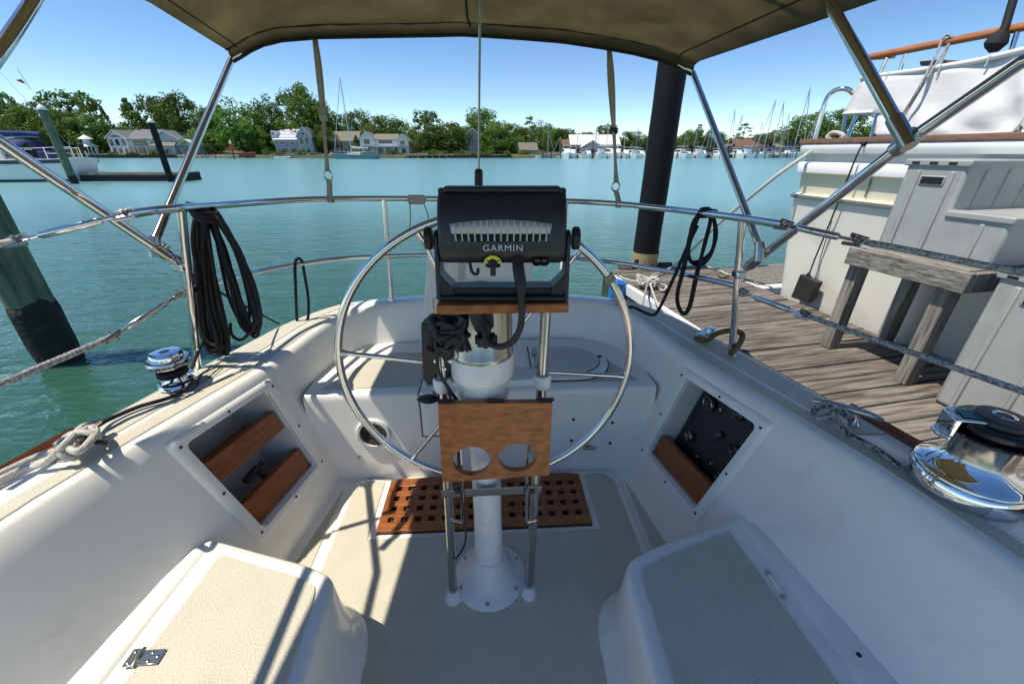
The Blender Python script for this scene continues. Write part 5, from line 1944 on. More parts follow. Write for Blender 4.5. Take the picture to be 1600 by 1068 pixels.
def trunk_mesh(kind, seed, br):
    rg = random.Random(seed + 99)
    m = MB()
    hgt = {'broad': .6, 'airy': .75, 'pine': .96, 'conifer': .9, 'bush': .3}[kind]
    k_ = .018 if kind != 'bush' else .03
    m.tube([(0, 0, -.05), (0, 0, .02), (rg.uniform(-.01, .01), 0, hgt * .5), (rg.uniform(-.02, .02), 0, hgt)], [k_ * 1.5, k_, k_ * .75, k_ * .3], 7)
    if kind in ('airy', 'pine'):
        for q in br[:22]:
            z0 = max(.2, q.z - (.22 if kind == 'airy' else .02))
            m.tube([V((0, 0, z0)), V((q.x * .5, q.y * .5, (z0 + q.z) / 2 + .02)), q], [.008, .006, .003], 5)
    if kind == 'broad':
        for k in range(7):
            a = rg.uniform(0, 6.28)
            m.tube([V((0, 0, .25)), V((.15 * cos(a), .15 * sin(a), .42)), V((.3 * cos(a), .3 * sin(a), .55 + .2 * rg.random()))], [.011, .008, .004], 5)
    me = bpy.data.meshes.new('trunk')
    me.from_pydata([tuple(v) for v in m.v], [], m.f)
    me.polygons.foreach_set('use_smooth', [True] * len(me.polygons))
    me.materials.append(bark)
    return me


CR = {}
for kind, nvar in (('broad', 5), ('airy', 3), ('pine', 2), ('conifer', 2), ('bush', 2)):
    for v in range(nvar):
        me, br = crown(kind, 100 + v * 7 + len(kind))
        tm = trunk_mesh(kind, v, br)
        for mk in LM:
            c = me.copy() if mk != 'mid' else me
            c.materials.append(LM[mk])
            CR[(kind, v, mk)] = (c, tm)
NV = {'broad': 5, 'airy': 3, 'pine': 2, 'conifer': 2, 'bush': 2}
_tc = [0]


def plant(px, top, wpx, Y, kind, mk, label, group=None, cat='tree', name='tree', zg=None, squash=1):
    _tc[0] += 1
    v = (_tc[0] * 7 + int(px)) % NV[kind]
    zg = 1.2 if zg is None else zg
    x = fx(px, Y)
    h = (fz(top, Y) - zg)
    w = wpx * KX * Y * 1.12
    t = thing(name, label, cat, (x, Y, zg), group, rotz=(_tc[0] * 2.399) % 6.28)
    cme, tme = CR[(kind, v, mk)]
    for nm, me in (('trunk', tme), ('crown', cme)):
        o = bpy.data.objects.new(nm, me)
        COL.objects.link(o)
        o.parent = t
        o.scale = (w, w * .9, h)
    return t


HERO = [
    (37, 136, 46, 178, 'airy', 'pale', 'airy pale green tree with open crown at the far left end of the wood'),
    (18, 166, 62, 168, 'broad', 'yel', 'yellow green tree behind the blue sail cover at the left edge'),
    (66, 168, 74, 166, 'broad', 'mid', 'wide green tree behind the green piling with the white cone cap'),
    (92, 156, 60, 182, 'airy', 'pale', 'thin pale tree showing sky through its crown left of the big round tree'),
    (139, 134, 82, 180, 'airy', 'mid', 'tall round crowned airy tree above the left white house'),
    (112, 172, 60, 168, 'broad', 'yel', 'yellow green leafy tree left of the white gazebo'),
    (158, 180, 60, 170, 'broad', 'dark', 'dark tree close behind the left end of the white house with balcony'),
    (186, 166, 30, 174, 'conifer', 'dark', 'small pointed dark conifer behind the gable of the white house'),
    (226, 153, 62, 176, 'conifer', 'dark', 'broad dark conifer rising behind the roof of the white house'),
    (262, 152, 62, 180, 'broad', 'mid', 'green tree right of the dark conifer behind the grey wing'),
    (300, 148, 66, 174, 'broad', 'yel', 'tall yellow green tree just left of the bimini tube with the sun glint'),
    (338, 170, 46, 170, 'broad', 'yel', 'yellow tree just right of the glinting bimini tube'),
    (316, 205, 60, 164, 'broad', 'dark', 'low dark shady tree at the water right of the blue grey house'),
    (386, 160, 84, 168, 'broad', 'yel', 'big round yellow green tree behind the red channel marker'),
    (434, 155, 54, 178, 'broad', 'mid', 'dark green tree left of the tallest tree behind the modern grey house'),
    (410, 205, 52, 165, 'broad', 'dark', 'low dark tree left of the modern grey house'),
    (488, 136, 80, 176, 'broad', 'mid', 'tallest dark leafy tree behind the left canvas strap'),
    (514, 156, 54, 180, 'broad', 'mid', 'drooping side of the tall grove just right of the left canvas strap'),
    (510, 195, 44, 166, 'broad', 'dark', 'low dark tree between the modern grey house and the blue sloop'),
    (566, 172, 46, 180, 'broad', 'mid', 'green tree behind the mast of the blue grey sloop'),
    (606, 179, 62, 178, 'broad', 'yel', 'yellow green tree behind the white house with two gables'),
    (645, 196, 44, 176, 'broad', 'yel', 'small yellow green tree right of the white house with two gables'),
    (560, 211, 26, 162, 'conifer', 'mid', 'small bushy tree in front of the left gable of the two gabled house'),
    (672, 167, 44, 180, 'airy', 'pale', 'pale feathery tree left of the round dark tree at mid shore'),
    (703, 190, 66, 166, 'broad', 'mid', 'round dense tree standing at the waterline left of the backstay'),
    (668, 205, 44, 164, 'broad', 'yel', 'low yellow green tree at the pier left of the round dense tree'),
    (754, 168, 66, 178, 'broad', 'mid', 'big domed tree right behind the backstay wire'),
    (776, 197, 58, 166, 'broad', 'yel', 'leafy yellow green tree in front of the big domed tree'),
    (800, 192, 50, 172, 'broad', 'dark', 'dark tree left of the layered pine'),
    (826, 180, 36, 172, 'pine', 'dark', 'dark layered pine standing alone near the middle of the shore'),
    (806, 212, 30, 164, 'broad', 'dark', 'low dark tree at the foot of the layered pine'),
    (861, 197, 30, 190, 'broad', 'mid', 'small round tree right of the layered pine'),
    (884, 199, 38, 192, 'broad', 'yel', 'yellow green tree left of the white marina shed'),
    (912, 205, 44, 200, 'broad', 'yel', 'low yellow green tree behind the white marina shed'),
    (945, 191, 34, 196, 'airy', 'mid', 'pale poplar behind the right canvas strap'),
    (988, 203, 46, 190, 'broad', 'mid', 'green tree left of the tall black piling'),
    (1076, 200, 34, 184, 'broad', 'mid', 'green tree right of the tall black piling'),
    (1085, 193, 18, 180, 'pine', 'dark', 'slim dark pine right of the tall black piling'),
    (1108, 203, 34, 184, 'broad', 'mid', 'green tree behind the masts seen under the right bimini tube'),
    (1154, 191, 40, 180, 'pine', 'mid', 'flat topped open pine among the marina masts'),
    (1184, 209, 46, 176, 'broad', 'yel', 'low yellow green tree behind the marina sheds'),
    (1215, 200, 52, 176, 'broad', 'mid', 'green tree behind the tallest marina mast'),
    (1255, 175, 56, 172, 'broad', 'mid', 'large green tree left of the bent grab rail of the yacht'),
    (1300, 168, 54, 174, 'broad', 'mid', 'large dark tree seen through the bent grab rail of the yacht'),
    (1353, 190, 50, 172, 'broad', 'mid', 'green tree seen through the gap under the white canvas'),
]
for h in HERO:
    plant(*h)
rg = random.Random(31)
for k in range(46):
    px = -40 + k * 31.5 + rg.uniform(-9, 9)
    if 895 < px < 1060:
        top = rg.uniform(208, 218)
    elif px > 1060:
        top = rg.uniform(203, 218)
    else:
        top = rg.uniform(188, 208)
    plant(px, top, rg.uniform(42, 66), rg.uniform(190, 225), 'broad', rg.choice(('mid', 'mid', 'dark', 'yel')), 'ordinary leafy tree in the wood behind the houses of the far shore', 'trees of the far wood', zg=2)
for k in range(34):
    px = rg.uniform(120, 860)
    if 505 < px < 540:
        continue
    plant(px, rg.uniform(229, 238), rg.uniform(9, 20), shore_y(fx(px, 152)) + rg.uniform(2, 5), 'bush', rg.choice(('mid', 'yel', 'dark', 'mid')), 'low green bush growing along the bank of the far shore', 'bushes along the far bank', 'bush', 'bush', zg=.8)

# ---- houses
h_white = M('house_white_siding', (.76, .77, .76), .6, col2=(.68, .70, .70), scale=1.5, bump=.25, bscale=6, stretch=(.2, .2, 4), bdist=.05)
h_grey = M('house_blue_grey_siding', (.30, .36, .44), .6, col2=(.25, .31, .38), scale=1.5)
h_lgrey = M('house_pale_grey_siding', (.42, .45, .48), .6, col2=(.36, .39, .42), scale=1.5)
h_blue = M('house_lilac_blue_siding', (.45, .48, .62), .6)
h_dark = M('house_dark_siding', (.10, .11, .12), .7)
r_grey = M('roof_grey_shingle', (.20, .20, .22), .9, col2=(.14, .14, .15), scale=3)
r_tan = M('roof_tan_shingle', (.25, .22, .175), .9, col2=(.18, .16, .13), scale=3)
r_white = M('roof_white_metal', (.75, .75, .74), .5)
r_brown = M('roof_brown', (.20, .11, .07), .9, col2=(.14, .08, .05), scale=3)
pane_m = M('window_glass', (.03, .05, .06), .08)
trim_m = M('house_trim', (.75, .76, .76), .5)


class House:
    """built in its own frame: x to the right, y away from the water, z up; then set down on the shore"""

    def __init__(s, name, label, cat='house'):
        s.t = thing(name, label, cat, (0, 0, 0))

    def wall(s, x0, x1, y0, y1, z0, z1, mat, name='wall'):
        return MB().hexa([(x0, y0, z0), (x1, y0, z0), (x1, y1, z0), (x0, y1, z0), (x0, y0, z1), (x1, y0, z1), (x1, y1, z1), (x0, y1, z1)]).build(name, mat, s.t)

    def gable_front(s, x0, x1, y0, y1, z1, zr, wmat, rmat, o=.5):
        xm = (x0 + x1) / 2
        MB().slab([(x0, y0, z1 + .01), (x1, y0, z1 + .01), (xm, y0, zr)], (0, y1 - y0, 0)).build('gable', wmat, s.t)
        k = (zr - z1) / (xm - x0)
        m = MB()
        for a, b in ((x0 - o, xm), (x1 + o, xm)):
            za = z1 - k * o
            m.hexa([(a, y0 - o, za + .02), (b, y0 - o, zr + .02), (b, y1 + o, zr + .02), (a, y1 + o, za + .02), (a, y0 - o, za + .25), (b, y0 - o, zr + .25), (b, y1 + o, zr + .25), (a, y1 + o, za + .25)])
        m.build('roof', rmat, s.t)
        m = MB()
        for a, b in ((x0 - o, xm), (x1 + o, xm)):
            za = z1 - k * o
            m.hexa([(a, y0 - o - .08, za - .1), (b, y0 - o - .08, zr - .1), (b, y0 - o - .01, zr - .1), (a, y0 - o - .01, za - .1), (a, y0 - o - .08, za + .2), (b, y0 - o - .08, zr + .2), (b, y0 - o - .01, zr + .2), (a, y0 - o - .01, za + .2)])
        m.build('barge_board', trim_m, s.t)

    def gable_side(s, x0, x1, y0, y1, z1, zr, rmat, o=.5):
        ym = (y0 + y1) / 2
        m = MB()
        k = (zr - z1) / (ym - y0)
        for a, b in ((y0 - o, ym), (y1 + o, ym)):
            za = z1 - k * o
            m.hexa([(x0 - o, a, za + .02), (x1 + o, a, za + .02), (x1 + o, b, zr + .02), (x0 - o, b, zr + .02), (x0 - o, a, za + .25), (x1 + o, a, za + .25), (x1 + o, b, zr + .25), (x0 - o, b, zr + .25)])
        m.build('roof', rmat, s.t)

    def win(s, x, z, w, h, y, n=1, mull=True):
        f = MB()
        f.hexa([(x - w / 2 - .14, y - .10, z - .14), (x + w / 2 + .14, y - .10, z - .14), (x + w / 2 + .14, y + .02, z - .14), (x - w / 2 - .14, y + .02, z - .14),
                (x - w / 2 - .14, y - .10, z + h + .14), (x + w / 2 + .14, y - .10, z + h + .14), (x + w / 2 + .14, y + .02, z + h + .14), (x - w / 2 - .14, y + .02, z + h + .14)])
        fo = f.build('window', trim_m, s.t)
        k = w / n
        for i in range(n):
            a, b = x - w / 2 + i * k + .05, x - w / 2 + (i + 1) * k - .05
            MB().hexa([(a, y - .14, z), (b, y - .14, z), (b, y - .09, z), (a, y - .09, z), (a, y - .14, z + h), (b, y - .14, z + h), (b, y - .09, z + h), (a, y - .09, z + h)]).build('pane', pane_m, fo)

    def balcony(s, x0, x1, z, y, d=1.6):
        b = s.wall(x0, x1, y - d, y - .01, z, z + .18, trim_m, 'balcony')
        m = MB()
        m.box(((x0 + x1) / 2, y - d + .05, z + 1.1), (x1 - x0, .1, .1))
        n = max(3, int((x1 - x0) / .7))
        for i in range(n + 1):
            m.box((x0 + .05 + (x1 - x0 - .1) * i / n, y - d + .05, z + .63), (.07, .07, .9))
        m.build('balustrade', trim_m, b)

    def posts(s, xs, y, z0, z1, r=.13):
        for x in xs:
            MB().box((x, y, (z0 + z1) / 2), (r * 2, r * 2, z1 - z0)).build('porch_post', trim_m, s.t)

    def put(s, px, Y, z=1.0, rot=0, sc_=1):
        s.t.location = (fx(px, Y), Y, z)
        s.t.rotation_euler = (0, 0, rot)
        s.t.scale = (sc_,) * 3
        return s.t


# white house with arched gable, left
h = House('white_house', 'white two storey house with arched gable windows and balcony on the left shore')
h.wall(-11, -2.2, 0, 12, 0, 5.9, h_white)
h.gable_front(-11, -2.2, 0, 12, 5.9, 8.7, h_white, r_grey)
h.wall(-2.19, 9.5, .8, 11, 0, 5.6, h_white)
h.gable_side(-2.19, 9.5, .8, 11, 5.6, 9.0, r_grey)
for x in (-9.4, -6.6, -3.8):
    h.win(x, 3.3, 1.7, 2.2, 0, 1)
ar = MB().slab([(-6.6 + 2.2 * cos(R(k * 15)), -.1, 6.1 + 1.15 * sin(R(k * 15))) for k in range(13)], (0, .08, 0)).build('arched_window', trim_m, h.t)
MB().slab([(-6.6 + 2.0 * cos(R(k * 15)), -.16, 6.2 + .95 * sin(R(k * 15))) for k in range(13)], (0, .07, 0)).build('pane', pane_m, ar)
for x in (-9.2, -6.5, -3.6):
    h.win(x, .3, 1.6, 1.9, 0, 1)
h.win(2.6, 3.0, 6.4, 2.0, .8, 4)
h.win(8.1, 3.2, 1.5, 1.6, .8, 1)
h.win(2.6, .3, 6.4, 2.1, .8, 4)
h.win(8.2, .3, 1.4, 1.9, .8, 1)
h.balcony(-1.9, 6.4, 2.75, .8, 1.8)
h.wall(-2.0, 6.6, -1.4, .79, 5.5, 5.72, trim_m, 'porch_roof')
h.posts((-1.8, 2.3, 6.3), -1.0, 0, 2.75)
MB().box((-1.0, 6, 9.1), (1.0, 1.0, 2.0)).build('chimney', r_brown, h.t)
h.put(214, 162, 1.1, R(-6), .9)
h = House('grey_house', 'pale grey gabled house behind the black piling on the left shore')
h.wall(-5, 4, 0, 9, 0, 4.9, h_lgrey)
h.gable_front(-5, 4, 0, 9, 4.9, 7.6, h_lgrey, r_grey)
h.wall(-4.5, 3.5, -3, -.01, 0, 2.4, h_lgrey, 'porch')
MB().slab([(-5, -3.5, 2.45), (4, -3.5, 2.45), (2.5, -.05, 3.9), (-3.5, -.05, 3.9)], (0, 0, .25)).build('porch_roof', r_tan, h.t)
h.win(-2.5, .7, 2.2, 1.2, -3, 2)
h.win(1.2, .7, 2.2, 1.2, -3, 2)
h.put(270, 160, 1.1, R(4))
h = House('small_house', 'small lilac blue gabled house between the grey house and the glinting tube')
h.wall(-3.4, 3.4, 0, 8, 0, 2.9, h_blue)
h.gable_front(-3.4, 3.4, 0, 8, 2.9, 4.6, h_blue, r_white, .3)
h.win(0, 1.2, 1.5, 1.6, 0, 1)
h.put(297, 159, 1.1, R(-4))
h = House('gazebo', 'white waterside gazebo with a two tiered roof left of the white house', 'gazebo')
for a in range(6):
    MB().box((2.0 * cos(a * pi / 3), 2.0 * sin(a * pi / 3), 1.4), (.2, .2, 2.8)).build('post', trim_m, h.t)
MB().lathe([(2.9, 2.7), (1.3, 3.9)], n=6).build('lower_roof', r_white, h.t)
MB().lathe([(1.0, 3.9), (1.0, 5.2)], n=6).build('lantern', h_white, h.t)
MB().lathe([(2.2, 5.1), (.05, 6.5)], n=6).build('upper_roof', r_white, h.t)
MB().lathe([(2.4, 0), (2.4, .5)], n=6).build('floor', trim_m, h.t)
h.put(144, 158, .9)
# modern grey house
h = House('modern_house', 'modern blue grey house with slanted striped roof and tall gable by the left strap')
h.wall(-7.5, 1.6, 0, 9, 0, 5.2, h_grey)
m = MB().hexa([(-7.9, -.5, 5.0), (1.59, -.5, 5.0), (1.59, 9, 8.9), (-7.9, 9, 8.9), (-7.9, -.5, 5.25), (1.59, -.5, 5.25), (1.59, 9, 9.15), (-7.9, 9, 9.15)])
m.build('roof', r_white, h.t)
for k in range(3):
    MB().hexa([(-6.4, .6 + k * 2.6, 5.75 + k * 1.07), (1.2, .6 + k * 2.6, 5.75 + k * 1.07), (1.2, 1.9 + k * 2.6, 6.28 + k * 1.07), (-6.4, 1.9 + k * 2.6, 6.28 + k * 1.07), (-6.4, .6 + k * 2.6, 5.85 + k * 1.07), (1.2, .6 + k * 2.6, 5.85 + k * 1.07), (1.2, 1.9 + k * 2.6, 6.38 + k * 1.07), (-6.4, 1.9 + k * 2.6, 6.38 + k * 1.07)]).build('roof_panel', h_blue, h.t)
h.wall(-8.3, -6.9, .5, 6, 4.5, 8.3, h_white, 'side_tower')
h.win(-7.6, 5.2, .9, .9, .5, 1)
h.win(-7.6, 6.8, .9, .9, .5, 1)
h.wall(1.61, 7.2, -.8, 8, 0, 6.3, h_grey)
h.gable_front(1.61, 7.2, -.8, 8, 6.3, 9.4, h_grey, r_grey, .3)
for x in (3.2, 5.3):
    h.win(x, 3.6, 1.6, 2.3, -.8, 1)
    h.win(x, .5, 1.6, 1.9, -.8, 1)
h.win(4.3, 6.6, 1.2, 1.2, -.8, 1)
for x in (-4.0, -.6):
    h.win(x, .5, 2.6, 1.8, 0, 2)
for x in (-4.6, -.6):
    h.win(x, 3.4, 1.6, 1.0, 0, 1)
h.put(464, 160, 1.1, R(4), .92)
h = House('dark_house', 'dark house with tan roof half hidden behind the blue grey sloop')
h.wall(-5, 5, 0, 8, 0, 4.6, h_dark)
h.gable_side(-5, 5, 0, 8, 4.6, 7.6, r_tan)
for x in (-2.6, .2, 2.8):
    h.win(x, 2.8, 1.5, 1.4, 0, 1)
    h.win(x, .5, 1.6, 1.6, 0, 1)
h.put(541, 166, 1.1)
# white house with two gables
h = House('white_house', 'white house with two gables, tan roof and long porch right of the sloop')
h.wall(-9.2, -3.6, 0, 9, 0, 5.6, h_white)
h.gable_front(-9.2, -3.6, 0, 9, 5.6, 7.9, h_white, r_tan)
h.wall(-3.59, 5.3, 1.2, 9, 0, 5.2, h_white)
h.gable_side(-3.59, 5.3, 1.2, 9, 5.2, 7.2, r_tan)
h.wall(5.31, 10, .6, 9, 0, 4.9, h_white)
h.gable_front(5.31, 10, .6, 9, 4.9, 7.2, h_white, r_tan)
h.win(-6.4, 3.6, 2.2, 1.7, 0, 2)
h.win(.8, 3.7, 5.4, 1.3, 1.2, 4)
h.win(7.6, 3.3, 1.8, 1.5, .6, 2)
for x in (-6.4, -1.8, 1.4, 4.4):
    h.win(x, .4, 2.0, 1.8, 0 if x < -3 else 1.2, 2)
h.win(7.6, .4, 2.0, 1.7, .6, 2)
h.balcony(-3.5, 5.2, 2.6, 1.19, 2.2)
h.wall(-9.6, 10.5, -2.6, -.12, 2.45, 2.62, r_tan, 'porch_roof')
h.posts((-9.2, -5.8, -2.4, 1.0, 4.4, 7.4, 10.0), -2.3, 0, 2.45)
h.put(601, 161, 1.2, R(3), .9)
h = House('green_house', 'grey green house half hidden by trees behind the backstay')
h.wall(-3, 3, 0, 7, 0, 6.6, h_lgrey)
h.gable_front(-3, 3, 0, 7, 6.6, 8.6, h_lgrey, r_grey)
for z in (.8, 3.8):
    h.win(-1.4, z, 1.3, 1.5, 0, 1)
    h.win(1.4, z, 1.3, 1.5, 0, 1)
h.put(740, 168, 1.1)
h = House('boat_shed', 'small waterside shed with pale tan roof at the foot of the layered pine', 'shed')
h.wall(-3, 3, 0, 5, 0, 1.7, h_lgrey)
h.gable_side(-3, 3, 0, 5, 1.7, 3.8, r_tan)
h.win(0, .4, 1.6, .9, 0, 2)
h.put(826, 158, .9, R(10))
# marina sheds
h = House('marina_shed', 'long low marina shed with white metal roof behind the right strap', 'shed')
h.wall(-9, 9, 4, 14, 0, 3.4, h_white)
h.gable_side(-9, 9, 4, 14, 3.4, 6.6, r_white)
h.wall(-5.5, 1.5, -1, 3.9, 0, 2.6, h_lgrey, 'lean_to')
h.gable_front(-5.5, 1.5, -1, 3.5, 2.6, 4.5, h_lgrey, r_white)
for x in (4, 6.5):
    h.win(x, 1, 1.6, 1.3, 4, 1)
h.win(-2, .5, 3, 1.5, -1, 2)
h.put(932, 162, 1.0)
h = House('marina_shed', 'brown roofed marina building left of the white shed', 'shed')
h.wall(-4, 4, 0, 8, 0, 2.9, h_dark)
h.gable_side(-4, 4, 0, 8, 2.9, 4.9, r_brown)
h.win(-1.5, 1, 1.5, 1.2, 0, 1)
h.win(1.5, 1, 1.5, 1.2, 0, 1)
h.put(896, 166, 1.0)
h = House('marina_building', 'red brown roofed building behind the boats of the right marina', 'building')
h.wall(-6, 6, 0, 8, 0, 2.8, h_white)
h.gable_side(-6, 6, 0, 8, 2.8, 5.2, r_brown)
for x in (-4, -1.2, 1.6, 4.2):
    h.win(x, .9, 1.5, 1.2, 0, 1)
h.wall(-9.5, -6.1, 1, 7, 0, 2.2, h_dark, 'annex')
MB().slab([(-10, .5, 2.2), (-6.1, .5, 3.6), (-6.1, 7.5, 3.6), (-10, 7.5, 2.2)], (0, 0, .25)).build('annex_roof', r_brown, h.t)
h.put(1172, 170, 1.0)
h = House('marina_building', 'low building with tan roof behind the right most moored sloop', 'building')
h.wall(-4, 4, 0, 6, 0, 2.6, h_lgrey)
h.gable_side(-4, 4, 0, 6, 2.6, 4.2, r_tan)
h.win(-1.6, .8, 1.6, 1.2, 0, 1)
h.win(1.6, .8, 1.6, 1.2, 0, 1)
h.put(1226, 170, 1.0)

# ---- sea walls, piers
wall_dk = M('tarred_bulkhead', (.035, .03, .024), .9, col2=(.06, .05, .035), scale=2, stretch=(4, 1, 1))
stone = M('riprap_stone', (.34, .31, .26), .9, col2=(.16, .14, .11), scale=1.2, rnd=.2)
pier_m = M('grey_pier_timber', (.30, .27, .22), .9, col2=(.2, .17, .13), scale=2)


def bulkhead(label, p0, p1, h0=1.1, mat=wall_dk, dy=-.5):
    m = MB()
    n = max(2, int((p1 - p0) / 8))
    row = []
    for k in range(n + 1):
        px = p0 + (p1 - p0) * k / n
        x = fx(px, 150)
        y = shore_y(x) + dy
        row.append(V((x, y, 0)))
    t = thing('bulkhead', label, 'sea wall', row[len(row) // 2])
    m.grid([[q + V((0, 0, -1)) for q in row], [q + V((0, 0, h0)) for q in row], [q + V((0, .5, h0)) for q in row]])
    m.build('wall', mat, t, angle=30)
    pm = MB()
    for a, b in zip(row, row[1:]):
        pm.box(a + V((0, -.1, h0 / 2)), (.25, .25, h0 + .5))
    pm.build('pile_row', mat, t)
    return t


bulkhead('dark timber bulkhead along the bank in front of the white house', 120, 268, 1.0)
bulkhead('dark timber bulkhead along the shore of the right marina', 1040, 1290, 1.2, dy=-.8)
bulkhead('dark timber bulkhead along the bank behind the marina sheds', 846, 1030, 1.1)
bulkhead('dark timber bulkhead below the round dense tree', 640, 800, .9)
rg = random.Random(6)
rock_me = []
for v in range(3):
    bm = bmesh.new()
    bmesh.ops.create_icosphere(bm, subdivisions=1, radius=.5)
    for q in bm.verts:
        q.co *= rg.uniform(.75, 1.2)
    me = bpy.data.meshes.new('rock')
    bm.to_mesh(me)
    bm.free()
    me.materials.append(stone)
    rock_me.append(me)
for k in range(44):
    px = 274 + k * 2.45
    x = fx(px, 150)
    o = bpy.data.objects.new('rock', rock_me[k % 3])
    COL.objects.link(o)
    s = rg.uniform(.8, 1.5)
    o.location = (x, shore_y(x) - .5 + rg.uniform(-.4, .4), rg.uniform(.1, .5))
    o.scale = (s, s * .8, s * .7)
    o.rotation_euler = (rg.uniform(0, 3), rg.uniform(0, 3), rg.uniform(0, 6))
    tag(o, 'pale riprap rock at the waterline behind the glinting bimini tube', 'rock', 'riprap rocks on the left bank')


def pier(label, p0, p1, Y, z=1.0, n=8, fr=False, w=1.6):
    x0, x1 = fx(p0, Y), fx(p1, Y)
    t = thing('pier', label, 'pier', ((x0 + x1) / 2, Y, 0))
    MB().box(((x0 + x1) / 2, Y, z), (x1 - x0, w, .16)).build('deck', pier_m, t)
    MB().box(((x0 + x1) / 2, Y - w / 2 - .03, z - .12), (x1 - x0, .08, .2)).build('stringer', pier_m, t)
    me = None
    for k in range(n + 1):
        x = x0 + (x1 - x0) * k / n
        o = MB().tube([(x, Y - w / 2 - .1, -1), (x, Y - w / 2 - .1, z + (.8 if fr else .15))], .13, 8).build('pile', pier_m, t)
    if fr:
        MB().box(((x0 + x1) / 2, Y - w / 2 - .1, z + .75), (x1 - x0, .08, .1)).build('hand_rail', pier_m, t)
    return t


pier('grey timber pier in front of the modern grey house', 428, 505, 147, .9, 8, True)
pier('low timber pier in front of the two gabled house', 596, 660, 147, .9, 9)
pier('low timber pier reaching left from the round dense tree', 655, 698, 146, 1.0, 4)
pier('long marina pier in front of the white shed', 846, 1000, 147, .9, 16)
pier('long marina pier in front of the right marina boats', 1050, 1236, 151, .9, 18)

# red channel marker
mk = thing('channel_marker', 'red triangular channel marker on a post left of the big round tree', 'channel marker', (*at(367, 249, z=0)[:2], 0))
mx_, my_ = at(367, 249, z=0)[:2]
sc_m = my_ * KX
MB().tube([(mx_, my_, -1), (mx_, my_, 3.9)], .16, 8).build('post', wall_dk, mk)
red = M('day_mark_red', (.55, .02, .012), .5)
zc_ = 3.1
MB().slab([(mx_ - 1.0, my_ - .2, zc_ - .7), (mx_ + 1.0, my_ - .2, zc_ - .7), (mx_ + .15, my_ - .2, zc_ + .75), (mx_ - .15, my_ - .2, zc_ + .75)], (0, -.08, 0)).build('triangle_board', red, mk)
MB().lathe([(.25, 3.9), (.3, 4.1), (.25, 4.6), (.05, 4.7)], (mx_, my_, 0), n=10).build('lamp', trim_m, mk)

# ---- moored boats: one sloop built, then copied
hullw = M('boat_white_hull', (.72, .73, .73), .3)
hull_b = M('boat_blue_grey_hull', (.12, .20, .26), .35)
alu = M('mast_aluminium', (.45, .46, .48), .35, .6)
cover_b = M('sail_cover_blue', (.012, .03, .14), .8)
cover_w = M('sail_cover_white', (.6, .6, .57), .8)


def boat_hull(Ln, Bm, Fb, mat, parent, name='hull', stern=.75, z0=-.4, sheer=.35):
    rows = []
    n = 14
    for k in range(n + 1):
        t = k / n
        x = -Ln / 2 + Ln * t
        w = Bm / 2 * (min(1, (stern + (1 - stern) * min(1, t / .45))) if t < .45 else math.cos((t - .45) / .55 * pi / 2) ** .75 + .001)
        zt = Fb + sheer * (abs(t - .35) / .65) ** 2
        x2 = x + (1.1 * (t - .7) / .3 * Ln / 10 if t > .7 else -.4 * (1 - t / .2) * Ln / 10 if t < .2 else 0)
        rows.append([V((x, 0, z0 - .2)), V((x, -w * .72, z0)), V((x, -w * .92, .15)), V((x2, -w, zt)), V((x2, -w * .9, zt + .02)), V((x2, 0, zt + .10)),
                     V((x2, w * .9, zt + .02)), V((x2, w, zt)), V((x, w * .92, .15)), V((x, w * .72, z0))])
    m = MB().grid(rows, closed=True)
    m.add(rows[0], [tuple(range(10))])
    return m.build(name, mat, parent, angle=40)


